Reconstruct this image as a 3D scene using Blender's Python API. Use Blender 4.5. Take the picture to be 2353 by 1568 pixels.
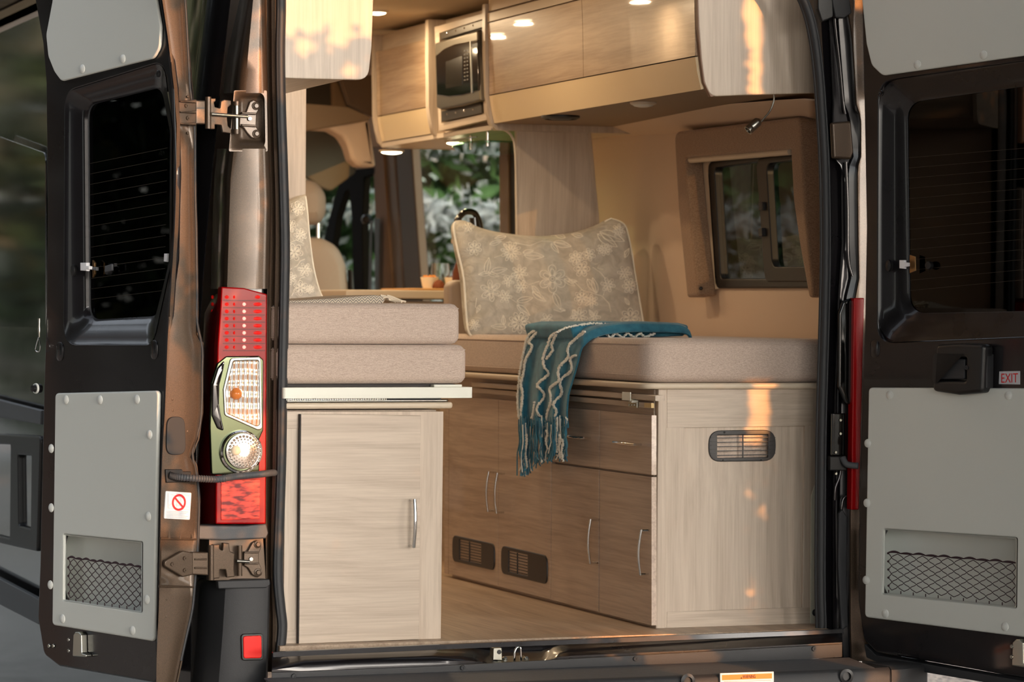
import bpy, bmesh, math, random
from mathutils import Vector, Matrix
random.seed(7)
S = bpy.context.scene
COL = S.collection
PI = math.pi
V = Vector
for o in list(bpy.data.objects): bpy.data.objects.remove(o)

# ------------------------------------------------------------------ camera
# Van frame: x to the right, y forward, z up; origin = left bottom corner of the rear opening, on the cabin floor.
F_PX, CX, CY = 7200.0, 1176.5, 784.0
CAM = V((-2.22, -7.93, 0.875))
yaw, pit, rol = math.radians(19.9), 0.0089, 0.006
FW = V((math.sin(yaw)*math.cos(pit), math.cos(yaw)*math.cos(pit), -math.sin(pit)))
R0 = V((math.cos(yaw), -math.sin(yaw), 0)); U0 = R0.cross(FW)
RT = R0*math.cos(rol) + U0*math.sin(rol); UP = U0*math.cos(rol) - R0*math.sin(rol)
cd = bpy.data.cameras.new('camera'); cam = bpy.data.objects.new('camera', cd); COL.objects.link(cam)
cam.matrix_world = Matrix(((RT.x, UP.x, -FW.x, CAM.x), (RT.y, UP.y, -FW.y, CAM.y), (RT.z, UP.z, -FW.z, CAM.z), (0, 0, 0, 1)))
cd.sensor_width = 36; cd.lens = F_PX/2353*36; cd.clip_start = .1; cd.clip_end = 400
cd.dof.use_dof = True; cd.dof.focus_distance = 8.45; cd.dof.aperture_fstop = 5.0
S.camera = cam

# ------------------------------------------------------------------ light
SUN_AZ, SUN_EL = math.radians(24), math.radians(7.5)          # low evening sun, behind the van and to its right
SUN = V((math.sin(SUN_AZ)*math.cos(SUN_EL), -math.cos(SUN_AZ)*math.cos(SUN_EL), math.sin(SUN_EL)))
w = bpy.data.worlds.new('evening'); S.world = w; w.use_nodes = True
nt = w.node_tree; nt.nodes.clear()
sky = nt.nodes.new('ShaderNodeTexSky'); sky.sky_type = 'NISHITA'; sky.sun_disc = False
sky.sun_elevation = math.radians(12); sky.sun_rotation = PI - SUN_AZ; sky.air_density = 1.0; sky.dust_density = 2.0; sky.ozone_density = 1.0
hs = nt.nodes.new('ShaderNodeHueSaturation'); hs.inputs['Saturation'].default_value = .32
bg = nt.nodes.new('ShaderNodeBackground'); bg.inputs['Strength'].default_value = .56
wo = nt.nodes.new('ShaderNodeOutputWorld')
nt.links.new(sky.outputs[0], hs.inputs['Color']); nt.links.new(hs.outputs[0], bg.inputs[0]); nt.links.new(bg.outputs[0], wo.inputs[0])
sl = bpy.data.lights.new('sun', 'SUN'); sl.energy = 4.3; sl.color = (1, .40, .10); sl.angle = math.radians(.2)
so = bpy.data.objects.new('sun', sl); COL.objects.link(so); so.location = SUN*20
so.rotation_euler = SUN.to_track_quat('Z', 'Y').to_euler()
S.view_settings.view_transform = 'Standard'; S.view_settings.look = 'None'
S.view_settings.exposure = 0.0; S.view_settings.gamma = 1.0; S.view_settings.use_curve_mapping = False

# ------------------------------------------------------------------ pixel -> place helpers
def ray(px, py): return FW + RT*((px-CX)/F_PX) + UP*((CY-py)/F_PX)
def hit(px, py, p, n):
    d = ray(px, py); return CAM + d*((V(p)-CAM).dot(n)/d.dot(n))
def onX(px, py, x): return hit(px, py, (x, 0, 0), V((1, 0, 0)))
def onY(px, py, y): return hit(px, py, (0, y, 0), V((0, 1, 0)))
def onZ(px, py, z): return hit(px, py, (0, 0, z), V((0, 0, 1)))
class Plane:
    """a working plane: u, v along it, n towards the viewer"""
    def __init__(s, p, u, v=(0, 0, 1), face=None):
        s.p = V(p); s.u = V(u).normalized(); v = V(v); s.v = (v - s.u*v.dot(s.u)).normalized(); s.n = s.u.cross(s.v)
        if s.n.dot((face or CAM) - s.p) < 0: s.u = -s.u; s.n = -s.n
    def px(s, x, y): q = hit(x, y, s.p, s.n) - s.p; return (q.dot(s.u), q.dot(s.v))
    def at(s, a, b, d=0): return s.p + s.u*a + s.v*b + s.n*d
    def w(s, x, y, d=0): a, b = s.px(x, y); return s.at(a, b, d)
    def off(s, d):
        q = Plane(s.p + s.n*d, s.u, s.v); q.u, q.n = s.u, s.n; return q
def XP(x): return Plane((x, 0, 0), (0, 1, 0))
def YP(y): return Plane((0, y, 0), (1, 0, 0))

# ------------------------------------------------------------------ object helpers
ORG = {}
def empty(name, loc, label=None, cat=None, group=None, kind=None):
    o = bpy.data.objects.new(name, None); COL.objects.link(o); o.location = V(loc); ORG[o.name] = V(loc); o.empty_display_size = .05
    tag(o, label, cat, group, kind); return o
def tag(o, label=None, cat=None, group=None, kind=None):
    if label: o['label'] = label
    if cat: o['category'] = cat
    if group: o['group'] = group
    if kind: o['kind'] = kind
    return o
def org(p): return ORG[p.name] if p else V((0, 0, 0))
def link(name, me, mats, parent, origin=None):
    o = bpy.data.objects.new(name, me); COL.objects.link(o)
    if not isinstance(mats, (list, tuple)): mats = [mats]
    if not me.materials:
        for m in mats: me.materials.append(m)
    o.parent = parent; og = V(origin) if origin is not None else org(parent)
    o.location = og - org(parent); ORG[o.name] = og; return o
def mk(name, verts, faces, mat, parent=None, smooth=False, origin=None, loc=None):
    og = V(origin) if origin is not None else (org(parent) if parent else (V(loc) if loc is not None else V((0, 0, 0))))
    me = bpy.data.meshes.new(name); me.from_pydata([V(v)-og for v in verts], [], faces); me.update()
    bm = bmesh.new(); bm.from_mesh(me); bmesh.ops.recalc_face_normals(bm, faces=bm.faces); bm.to_mesh(me); bm.free()
    if smooth: autosmooth(me)
    return link(name, me, mat, parent, og)
def wnorm(o):
    m = o.modifiers.new('weighted', 'WEIGHTED_NORMAL'); m.keep_sharp = True; m.weight = 100; return o
def autosmooth(me, ang=40):
    me.polygons.foreach_set('use_smooth', [True]*len(me.polygons))
    bm = bmesh.new(); bm.from_mesh(me); c = math.radians(ang)
    for e in bm.edges:
        if len(e.link_faces) != 2 or e.calc_face_angle(0) > c: e.smooth = False
    bm.to_mesh(me); bm.free()
class MB:
    """collects geometry in world coordinates for one mesh"""
    def __init__(s): s.v = []; s.f = []
    def add(s, verts, faces):
        k = len(s.v); s.v += [V(q) for q in verts]; s.f += [[i+k for i in f] for f in faces]; return s
    def build(s, name, mat, parent=None, smooth=True, origin=None): return mk(name, s.v, s.f, mat, parent, smooth, origin)
def box_vf(lo, hi):
    x0, y0, z0 = lo; x1, y1, z1 = hi
    v = [(x0,y0,z0),(x1,y0,z0),(x1,y1,z0),(x0,y1,z0),(x0,y0,z1),(x1,y0,z1),(x1,y1,z1),(x0,y1,z1)]
    return v, [(0,3,2,1),(4,5,6,7),(0,1,5,4),(1,2,6,5),(2,3,7,6),(3,0,4,7)]
def bevel_me(me, b, seg=2, ang=30):
    bm = bmesh.new(); bm.from_mesh(me)
    es = [e for e in bm.edges if len(e.link_faces) == 2 and e.calc_face_angle(0) > math.radians(ang)]
    bmesh.ops.bevel(bm, geom=es, offset=b, segments=seg, profile=.6, affect='EDGES', clamp_overlap=True)
    bm.to_mesh(me); bm.free()
def box(name, lo, hi, mat, parent=None, b=.002, seg=2, origin=None):
    lo, hi = [min(a, c) for a, c in zip(lo, hi)], [max(a, c) for a, c in zip(lo, hi)]
    v, f = box_vf(lo, hi); o = mk(name, v, f, mat, parent, False, origin)
    if b: bevel_me(o.data, b, seg); autosmooth(o.data, 50); wnorm(o)
    return o
def tube_vf(pts, r, n=10, cap=True, closed=False):
    pts = [V(p) for p in pts]; N = len(pts); vs, fs = [], []
    up = None
    for i, p in enumerate(pts):
        a = pts[(i-1) % N] if (closed or i > 0) else p; b = pts[(i+1) % N] if (closed or i < N-1) else p
        t = (b-a).normalized()
        if up is None: up = t.orthogonal().normalized()
        up = (up - t*up.dot(t)); up = up.normalized() if up.length > 1e-9 else t.orthogonal().normalized()
        s = t.cross(up); rr = r[i] if isinstance(r, (list, tuple)) else r
        for k in range(n):
            c = 2*PI*k/n; vs.append(p + up*(math.cos(c)*rr) + s*(math.sin(c)*rr))
    for i in range(N if closed else N-1):
        j = (i+1) % N
        for k in range(n): fs.append((i*n+k, i*n+(k+1) % n, j*n+(k+1) % n, j*n+k))
    if cap and not closed: fs.append(tuple(range(n))[::-1]); fs.append(tuple(range((N-1)*n, N*n)))
    return vs, fs
def tube(name, pts, r, mat, parent=None, n=10, closed=False, origin=None):
    v, f = tube_vf(pts, r, n, True, closed); return mk(name, v, f, mat, parent, True, origin)
def smooth_path(pts, k=6):
    """Catmull-Rom through the points"""
    P = [V(p) for p in pts]; out = []
    for i in range(len(P)-1):
        a = P[max(i-1, 0)]; b = P[i]; c = P[i+1]; d = P[min(i+2, len(P)-1)]
        for j in range(k):
            t = j/k; out.append(.5*((2*b)+(c-a)*t+(2*a-5*b+4*c-d)*t*t+(3*b-a-3*c+d)*t**3))
    out.append(P[-1]); return out
def lathe_vf(prof, p, ax, n=24):
    """profile [(radius, height)] turned about axis ax through p"""
    ax = V(ax).normalized(); a = ax.orthogonal().normalized(); b = ax.cross(a); vs, fs = [], []
    for r, h in prof:
        for k in range(n):
            c = 2*PI*k/n; vs.append(V(p) + ax*h + a*(r*math.cos(c)) + b*(r*math.sin(c)))
    for i in range(len(prof)-1):
        for k in range(n): fs.append((i*n+k, i*n+(k+1) % n, (i+1)*n+(k+1) % n, (i+1)*n+k))
    if prof[0][0] > 1e-6: fs.append(tuple(range(n)))
    if prof[-1][0] > 1e-6: fs.append(tuple(range((len(prof)-1)*n, len(prof)*n)))
    return vs, fs
def lathe(name, prof, p, ax, mat, parent=None, n=24, origin=None):
    v, f = lathe_vf(prof, p, ax, n); return mk(name, v, f, mat, parent, True, origin)
def rpoly(pts, r=0, n=6):
    """rounded polygon in 2-D; r one radius or one per corner"""
    N = len(pts); out = []
    for i in range(N):
        p = V(pts[i][:2]).to_3d() if False else V((pts[i][0], pts[i][1])); a = V((pts[i-1][0], pts[i-1][1])); b = V((pts[(i+1) % N][0], pts[(i+1) % N][1]))
        rr = r[i] if isinstance(r, (list, tuple)) else r
        da, db = (a-p), (b-p); la, lb = da.length, db.length
        if rr < 1e-5 or la < 1e-6 or lb < 1e-6: out += [p.copy() for _ in range(n+1)]; continue
        da /= la; db /= lb; ang = da.angle(db); t = min(rr/math.tan(ang/2), la*.49, lb*.49)
        s, e = p+da*t, p+db*t
        for k in range(n+1):
            u = k/n; out.append(s*(1-u)**2 + p*(2*u*(1-u)) + e*u*u)
    return out
def dedupe(ps):
    out = []
    for p in ps:
        if not out or (p-out[-1]).length > 1e-5: out.append(p)
    while len(out) > 1 and (out[0]-out[-1]).length < 1e-5: out.pop()
    return out
def slab_me(name, loops, d0, d1, b=.0015, res=2):
    """2-D outlines (first outer, rest holes) extruded from d0 to d1 with rounded edges, in plane coordinates"""
    cu = bpy.data.curves.new(name, 'CURVE'); cu.dimensions = '2D'; cu.fill_mode = 'BOTH'
    for lp in loops:
        lp = dedupe(lp); sp = cu.splines.new('POLY'); sp.points.add(len(lp)-1); sp.use_cyclic_u = True
        for q, p in zip(sp.points, lp): q.co = (p[0], p[1], 0, 1)
    h = abs(d1-d0)/2; b = min(b, h*.98); cu.extrude = h-b; cu.bevel_depth = b; cu.bevel_resolution = res; cu.offset = -b
    t = bpy.data.objects.new('tmp', cu); COL.objects.link(t)
    me = bpy.data.meshes.new_from_object(t.evaluated_get(bpy.context.evaluated_depsgraph_get()))
    bpy.data.objects.remove(t); bpy.data.curves.remove(cu)
    me.name = name; me.transform(Matrix.Translation((0, 0, (d0+d1)/2))); return me
def place(me, pl, og):
    M = Matrix(((pl.u.x, pl.v.x, pl.n.x, pl.p.x-og.x), (pl.u.y, pl.v.y, pl.n.y, pl.p.y-og.y), (pl.u.z, pl.v.z, pl.n.z, pl.p.z-og.z), (0, 0, 0, 1)))
    me.transform(M)
def slab(name, pl, pts, mat, parent=None, d=(0, -.018), r=0, holes=(), b=.0015, px=True, hr=0, origin=None):
    """panel on plane pl; outline in picture pixels (px) or plane units"""
    cv = (lambda P: [pl.off(d[0]).px(*q) for q in P]) if px else (lambda P: P)
    loops = [rpoly(cv(pts), r)] + [rpoly(cv(h), hr) for h in holes]
    me = slab_me(name, loops, d[0], d[1], b); og = V(origin) if origin is not None else org(parent)
    me.materials.clear()
    place(me, pl, og); bm = bmesh.new(); bm.from_mesh(me); bmesh.ops.remove_doubles(bm, verts=bm.verts, dist=1e-6); bmesh.ops.recalc_face_normals(bm, faces=bm.faces); bm.to_mesh(me); bm.free()
    autosmooth(me, 35); return wnorm(link(name, me, mat, parent, og))
def ringloft(name, pl, outs, mat, parent=None, r=.05, px=True, cap=False, n=8, origin=None, thick=0):
    """closed rings [(outline, depth, radius)] joined into a moulded surface (window recesses, pockets)"""
    vs, fs, L = [], [], None
    for o_ in outs:
        pts, d, rr = o_ if len(o_) == 3 else (o_[0], o_[1], r)
        P = rpoly([pl.off(d).px(*q) for q in pts] if px else pts, rr, n); L = len(P); vs += [pl.at(q[0], q[1], d) for q in P]
    for i in range(len(outs)-1):
        for k in range(L): fs.append((i*L+k, i*L+(k+1) % L, (i+1)*L+(k+1) % L, (i+1)*L+k))
    if cap: fs.append(tuple(range((len(outs)-1)*L, len(outs)*L)))
    me = bpy.data.meshes.new(name); og = V(origin) if origin is not None else org(parent)
    me.from_pydata([v-og for v in vs], [], fs); me.update()
    bm = bmesh.new(); bm.from_mesh(me); bmesh.ops.remove_doubles(bm, verts=bm.verts, dist=1e-6); bmesh.ops.recalc_face_normals(bm, faces=bm.faces); bm.to_mesh(me); bm.free()
    autosmooth(me, 70); o = link(name, me, mat, parent, og); return o
def grid_vf(rows, closed=False):
    n = len(rows[0]); vs = [V(q) for r in rows for q in r]; fs = []
    for i in range(len(rows)-1):
        for k in range(n if closed else n-1): fs.append((i*n+k, i*n+(k+1) % n, (i+1)*n+(k+1) % n, (i+1)*n+k))
    return vs, fs
def sheet(name, rows, mat, parent=None, thick=.004, sub=0, origin=None, ang=60):
    """surface through rows of points, given a thickness away from the viewer"""
    v, f = grid_vf(rows); o = mk(name, v, f, mat, parent, True, origin); me = o.data
    nrm = sum((p.normal*p.area for p in me.polygons), V()); c = V(v[len(v)//2])
    if nrm.dot(CAM-c) < 0: me.flip_normals()
    if thick: m = o.modifiers.new('solid', 'SOLIDIFY'); m.thickness = thick; m.offset = -1
    if sub: m = o.modifiers.new('sub', 'SUBSURF'); m.levels = sub; m.render_levels = sub
    me.polygons.foreach_set('use_smooth', [True]*len(me.polygons)); return o
def densify(poly, k):
    """resample an open polyline of tuples to k points"""
    P = [V(p) for p in poly]; L = [0]
    for a, b in zip(P, P[1:]): L.append(L[-1]+(b-a).length)
    out = []
    for i in range(k):
        s = L[-1]*i/(k-1); j = 0
        while j < len(L)-2 and L[j+1] < s: j += 1
        t = (s-L[j])/max(L[j+1]-L[j], 1e-9); out.append(P[j].lerp(P[j+1], min(t, 1)))
    return out
def interp(tab, y):
    """piecewise-linear table [(y, value...)]"""
    if y <= tab[0][0]: return tab[0][1:]
    for a, b in zip(tab, tab[1:]):
        if y <= b[0]:
            t = (y-a[0])/(b[0]-a[0]); return tuple(p+(q-p)*t for p, q in zip(a[1:], b[1:]))
    return tab[-1][1:]

# ------------------------------------------------------------------ materials
def newmat(name):
    m = bpy.data.materials.new(name); m.use_nodes = True; t = m.node_tree; return m, t, t.nodes['Principled BSDF']
def srgb(c): return tuple((x/12.92 if x <= .04045 else ((x+.055)/1.055)**2.4) for x in [k/255 for k in c]) + (1,)
def plain(name, c, rough=.5, metal=0, coat=0, spec=.5, bump=0, bscale=200, var=0, vscale=8, **kw):
    m, t, p = newmat(name); L = t.links; p.inputs['Base Color'].default_value = srgb(c); p.inputs['Roughness'].default_value = rough
    p.inputs['Metallic'].default_value = metal; p.inputs['Coat Weight'].default_value = coat; p.inputs['Coat Roughness'].default_value = .06
    p.inputs['Specular IOR Level'].default_value = spec
    tc = t.nodes.new('ShaderNodeTexCoord')
    if bump:
        n = t.nodes.new('ShaderNodeTexNoise'); n.inputs['Scale'].default_value = bscale; n.inputs['Detail'].default_value = 4; L.new(tc.outputs['Object'], n.inputs['Vector'])
        b = t.nodes.new('ShaderNodeBump'); b.inputs['Strength'].default_value = bump; b.inputs['Distance'].default_value = .002; L.new(n.outputs[0], b.inputs['Height']); L.new(b.outputs[0], p.inputs['Normal'])
    if var:
        n = t.nodes.new('ShaderNodeTexNoise'); n.inputs['Scale'].default_value = vscale; n.inputs['Detail'].default_value = 3; L.new(tc.outputs['Object'], n.inputs['Vector'])
        r = t.nodes.new('ShaderNodeValToRGB'); c0 = srgb(c); r.color_ramp.elements[0].position = .3; r.color_ramp.elements[1].position = .7
        r.color_ramp.elements[0].color = tuple(x*(1-var) for x in c0[:3])+(1,); r.color_ramp.elements[1].color = tuple(min(1, x*(1+var)) for x in c0[:3])+(1,)
        L.new(n.outputs[0], r.inputs[0]); L.new(r.outputs[0], p.inputs['Base Color'])
    return m
def wood(name, grain, light, dark, rough=.35, coat=0, scale=1.0):
    """streaky laminate, grain along axis 'x','y' or 'z'"""
    m, t, p = newmat(name); L = t.links; N = t.nodes.new
    tc = N('ShaderNodeTexCoord'); mp = N('ShaderNodeMapping')
    s = {'x': (.9, 36, 36), 'y': (36, .9, 36), 'z': (36, 36, .9)}[grain]; mp.inputs['Scale'].default_value = [q*scale for q in s]
    L.new(tc.outputs['Object'], mp.inputs['Vector'])
    wv = N('ShaderNodeTexNoise'); wv.inputs['Scale'].default_value = 1.6*scale; wv.inputs['Detail'].default_value = 1; L.new(tc.outputs['Object'], wv.inputs['Vector'])
    mx = N('ShaderNodeVectorMath'); mx.operation = 'MULTIPLY_ADD'; L.new(wv.outputs['Color'], mx.inputs[0]); mx.inputs[1].default_value = (3.2, 3.2, 3.2); L.new(mp.outputs[0], mx.inputs[2])
    a = N('ShaderNodeTexNoise'); a.inputs['Scale'].default_value = 1; a.inputs['Detail'].default_value = 5; a.inputs['Roughness'].default_value = .62; L.new(mx.outputs[0], a.inputs['Vector'])
    mp2 = N('ShaderNodeVectorMath'); mp2.operation = 'MULTIPLY'; mp2.inputs[1].default_value = (5.5, 5.5, 5.5) ; L.new(mp.outputs[0], mp2.inputs[0])
    bb = N('ShaderNodeTexNoise'); bb.inputs['Scale'].default_value = 1; bb.inputs['Detail'].default_value = 3; L.new(mp2.outputs[0], bb.inputs['Vector'])
    ad = N('ShaderNodeMath'); ad.operation = 'MULTIPLY_ADD'; L.new(bb.outputs[0], ad.inputs[0]); ad.inputs[1].default_value = .35; 
    sb = N('ShaderNodeMath'); sb.operation = 'MULTIPLY'; sb.inputs[1].default_value = .65; L.new(a.outputs[0], sb.inputs[0]); L.new(sb.outputs[0], ad.inputs[2])
    r = N('ShaderNodeValToRGB'); e = r.color_ramp.elements; e[0].position = .36; e[0].color = srgb(dark); e[1].position = .60; e[1].color = srgb(light)
    L.new(ad.outputs[0], r.inputs[0]); L.new(r.outputs[0], p.inputs['Base Color'])
    p.inputs['Roughness'].default_value = rough; p.inputs['Coat Weight'].default_value = coat; p.inputs['Coat Roughness'].default_value = .03
    b = N('ShaderNodeBump'); b.inputs['Strength'].default_value = .12; b.inputs['Distance'].default_value = .0006; L.new(ad.outputs[0], b.inputs['Height'])
    if coat < .5: L.new(b.outputs[0], p.inputs['Normal'])
    return m
def fabric(name, light, dark, sc=760, rough=.95, bump=.35, streak=(1, 1, 1)):
    m, t, p = newmat(name); L = t.links; N = t.nodes.new; tc = N('ShaderNodeTexCoord')
    outs = []
    for s in ((sc*.12*streak[0], sc, sc*1.0), (sc, sc*.12, sc), (sc*.35, sc*.35, sc*.9)):
        mp = N('ShaderNodeMapping'); mp.inputs['Scale'].default_value = s; L.new(tc.outputs['Object'], mp.inputs['Vector'])
        n = N('ShaderNodeTexNoise'); n.inputs['Scale'].default_value = 1; n.inputs['Detail'].default_value = 2; L.new(mp.outputs[0], n.inputs['Vector']); outs.append(n)
    a = N('ShaderNodeMath'); a.operation = 'ADD'; L.new(outs[0].outputs[0], a.inputs[0]); L.new(outs[1].outputs[0], a.inputs[1])
    b = N('ShaderNodeMath'); b.operation = 'ADD'; L.new(a.outputs[0], b.inputs[0]); L.new(outs[2].outputs[0], b.inputs[1])
    c = N('ShaderNodeMath'); c.operation = 'DIVIDE'; c.inputs[1].default_value = 3; L.new(b.outputs[0], c.inputs[0])
    r = N('ShaderNodeValToRGB'); e = r.color_ramp.elements; e[0].position = .40; e[0].color = srgb(dark); e[1].position = .58; e[1].color = srgb(light)
    L.new(c.outputs[0], r.inputs[0]); L.new(r.outputs[0], p.inputs['Base Color']); p.inputs['Roughness'].default_value = rough
    p.inputs['Sheen Weight'].default_value = .2; p.inputs['Specular IOR Level'].default_value = .15
    bp = N('ShaderNodeBump'); bp.inputs['Strength'].default_value = bump; bp.inputs['Distance'].default_value = .001; L.new(c.outputs[0], bp.inputs['Height']); L.new(bp.outputs[0], p.inputs['Normal'])
    return m
def glow(name, c, s):
    m, t, p = newmat(name); p.inputs['Base Color'].default_value = (0.8, .8, .8, 1); p.inputs['Emission Color'].default_value = c+(1,); p.inputs['Emission Strength'].default_value = s; return m
def glass(name, tint, tr=1.0, rough=.0, spec=1.5):
    """thin pane: tinted see-through with a Fresnel reflection"""
    m = bpy.data.materials.new(name); m.use_nodes = True; t = m.node_tree; t.nodes.clear(); N = t.nodes.new; L = t.links
    o = N('ShaderNodeOutputMaterial'); mx = N('ShaderNodeMixShader'); lw = N('ShaderNodeLayerWeight'); lw.inputs['Blend'].default_value = .5
    pw = N('ShaderNodeMath'); pw.operation = 'POWER'; pw.inputs[1].default_value = 5; L.new(lw.outputs['Facing'], pw.inputs[0]); f = N('ShaderNodeMath'); f.operation = 'MULTIPLY_ADD'; f.inputs[1].default_value = .9; f.inputs[2].default_value = .035*spec/1.5; L.new(pw.outputs[0], f.inputs[0])
    a = N('ShaderNodeBsdfTransparent'); a.inputs[0].default_value = tint; g = N('ShaderNodeBsdfGlossy'); g.inputs['Roughness'].default_value = rough
    L.new(f.outputs[0], mx.inputs[0]); L.new(a.outputs[0], mx.inputs[1]); L.new(g.outputs[0], mx.inputs[2]); L.new(mx.outputs[0], o.inputs[0]); return m
def paintmat(name, c, rough=.32, coat=.6, metal=.5, flake=.25):
    m, t, p = newmat(name); L = t.links; N = t.nodes.new; tc = N('ShaderNodeTexCoord')
    n = N('ShaderNodeTexNoise'); n.inputs['Scale'].default_value = 900; L.new(tc.outputs['Object'], n.inputs['Vector'])
    r = N('ShaderNodeValToRGB'); c0 = srgb(c); e = r.color_ramp.elements; e[0].position = .4; e[1].position = .62
    e[0].color = tuple(x*(1-flake) for x in c0[:3])+(1,); e[1].color = tuple(min(1, x*(1+flake*1.5)) for x in c0[:3])+(1,)
    L.new(n.outputs[0], r.inputs[0]); L.new(r.outputs[0], p.inputs['Base Color'])
    n2 = N('ShaderNodeTexNoise'); n2.inputs['Scale'].default_value = 9; n2.inputs['Detail'].default_value = 5; L.new(tc.outputs['Object'], n2.inputs['Vector'])
    mr = N('ShaderNodeMapRange'); mr.inputs[1].default_value = .3; mr.inputs[2].default_value = .7; mr.inputs[3].default_value = rough*.85; mr.inputs[4].default_value = rough*1.2
    L.new(n2.outputs[0], mr.inputs[0]); L.new(mr.outputs[0], p.inputs['Roughness'])
    p.inputs['Metallic'].default_value = metal; p.inputs['Coat Weight'].default_value = coat; p.inputs['Coat Roughness'].default_value = .08
    return m
M = {}
LW, DW = (200, 184, 166), (176, 159, 141)
M['wood_x'] = wood('greige_laminate_level_grain', 'x', LW, DW, .38)
M['wood_z'] = wood('greige_laminate_upright_grain', 'z', LW, DW, .38)
M['wood_y'] = wood('greige_laminate_along_grain', 'y', LW, DW, .38)
M['gloss_y'] = wood('glossy_laminate_along_grain', 'y', (202, 182, 164), (168, 147, 130), .35, .28)
M['gloss_u'] = wood('high_gloss_laminate_along_grain', 'y', (186, 158, 128), (152, 122, 94), .3, .9)
M['floor'] = wood('vinyl_plank_floor', 'y', (190, 166, 142), (150, 126, 104), .4, 0, .8)
M['trim'] = plain('cream_edge_trim', (206, 190, 168), .4)
M['cream'] = plain('glossy_cream_front', (230, 206, 168), .18, coat=.6)
M['white'] = plain('white_laminate', (226, 226, 214), .35)
M['edge_dark'] = plain('dark_brown_gap', (30, 20, 18), .6)
M['fab'] = fabric('greige_woven_upholstery', (208, 190, 176), (176, 156, 143))
M['fab2'] = fabric('taupe_woven_upholstery', (170, 142, 118), (124, 98, 78))
M['wall'] = plain('beige_wall_lining', (214, 190, 168), .7, bump=.1, bscale=300)
M['ceil'] = plain('beige_headliner', (200, 180, 150), .8, bump=.15, bscale=400)
M['paint'] = paintmat('bronze_black_metallic_paint', (84, 69, 56), .42, .25)
M['paint_shaded'] = paintmat('shaded_body_paint', (25, 23, 27), .30, .55, .4)  # same body paint, darkened for faces that mirror dark surroundings
M['wire'] = plain('fine_heating_wire', (70, 60, 50), .5)
M['rubber'] = plain('black_rubber_seal', (40, 42, 46), .55)
M['plast'] = plain('black_textured_plastic', (46, 47, 50), .55, bump=.3, bscale=900)
M['plast_g'] = plain('grey_textured_plastic', (74, 76, 80), .5, bump=.3, bscale=900)
M['black'] = plain('black_plastic', (22, 22, 24), .4)
M['gloss_black'] = plain('gloss_black', (8, 8, 9), .06, coat=1)
M['panel'] = plain('light_grey_moulded_panel', (212, 215, 210), .5, bump=.12, bscale=500)
M['cap'] = plain('grey_screw_cap', (214, 216, 212), .4)
M['chrome'] = plain('polished_chrome', (225, 225, 225), .08, 1)
M['steel'] = plain('brushed_steel', (170, 168, 160), .3, 1)
M['zinc'] = plain('zinc_plated_steel', (190, 190, 180), .3, 1)
M['net'] = plain('dark_plum_elastic_cord', (52, 30, 38), .8)
M['vent'] = plain('black_vent_plastic', (36, 36, 38), .4)
M['sticker'] = plain('white_sticker', (232, 232, 236), .4)
M['red_ink'] = plain('red_print', (214, 30, 34), .5)
M['grey_ink'] = plain('grey_print', (150, 150, 158), .6)
M['black_ink'] = plain('black_print', (30, 26, 28), .6)
M['orange_ink'] = plain('orange_print', (244, 132, 40), .5)
M['leather'] = plain('taupe_leatherette', (176, 158, 142), .45, bump=.2, bscale=500)
M['tint'] = glass('dark_tinted_glass', (.045, .05, .045, 1), spec=1.2)
M['clear'] = glass('clear_glass', (.93, .96, .94, 1))
M['lamp'] = glow('warm_led_disc', (1.0, .80, .48), 14)
M['trunk'] = plain('tree_bark', (70, 56, 44), .9, bump=.8, bscale=30)
M['crystal'] = plain('clear_wine_glass', (250, 252, 250), .02); M['crystal'].node_tree.nodes['Principled BSDF'].inputs['Transmission Weight'].default_value = 1

# ================================================================== ground, sky-side surroundings
GZ = -.62
def gravelmat():
    m, t, p = newmat('wet_gravel'); L = t.links; N = t.nodes.new; tc = N('ShaderNodeTexCoord')
    v = N('ShaderNodeTexVoronoi'); v.inputs['Scale'].default_value = 38; L.new(tc.outputs['Object'], v.inputs['Vector'])
    r = N('ShaderNodeValToRGB'); e = r.color_ramp.elements; e[0].color = srgb((84, 86, 84)); e[1].color = srgb((196, 196, 190)); e[1].position = .9
    L.new(v.outputs['Color'], r.inputs[0]); L.new(r.outputs[0], p.inputs['Base Color']); p.inputs['Roughness'].default_value = .8
    b = N('ShaderNodeBump'); b.inputs['Strength'].default_value = 1; b.inputs['Distance'].default_value = .02; b.invert = True; L.new(v.outputs['Distance'], b.inputs['Height']); L.new(b.outputs[0], p.inputs['Normal']); return m
g = mk('ground', [(-60, -60, GZ), (60, -60, GZ), (60, 60, GZ), (-60, 60, GZ)], [(0, 1, 2, 3)], gravelmat()); tag(g, kind='structure')

# ================================================================== the van: body, lamps, doors (parts) and their fittings (sub-parts)
van = empty('camper_van', (.78, 3, GZ), 'dark bronze camper van seen from behind with both rear doors swung open', 'van')

# --- left rear pillar
tabL = [(-220, 578, 604), (0, 568, 607), (143, 546, 610), (214, 539, 612), (321, 528, 615), (411, 518, 618), (465, 516, 620), (560, 513, 618), (662, 510, 616), (680, 508, 615), (1210, 500, 612), (1335, 498, 613)]
def pillar_rows(y0, y1, n):
    rows = []
    for i in range(n+1):
        py = y0+(y1-y0)*i/n; a, b = interp(tabL, py); w_ = b-a
        r = [onY(a-26, py, .30), onY(a-12, py, .12), onY(a-4, py, .05), onY(a+1, py, .02), onY(a+5, py, -.002), onY(a+12, py, -.014), onY(a+w_*.35, py, -.024), onY(a+w_*.7, py, -.026), onY(b-8, py, -.026), onY(b-3, py, -.022), onY(b, py, -.012), onY(b+2, py, .012)]
        rows.append(r)
    return rows
HR = [(545, 212), (606, 212), (606, 345), (530, 345)]
sheet('pillar', pillar_rows(-220, 214, 16), M['paint'], van, .003)
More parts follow.
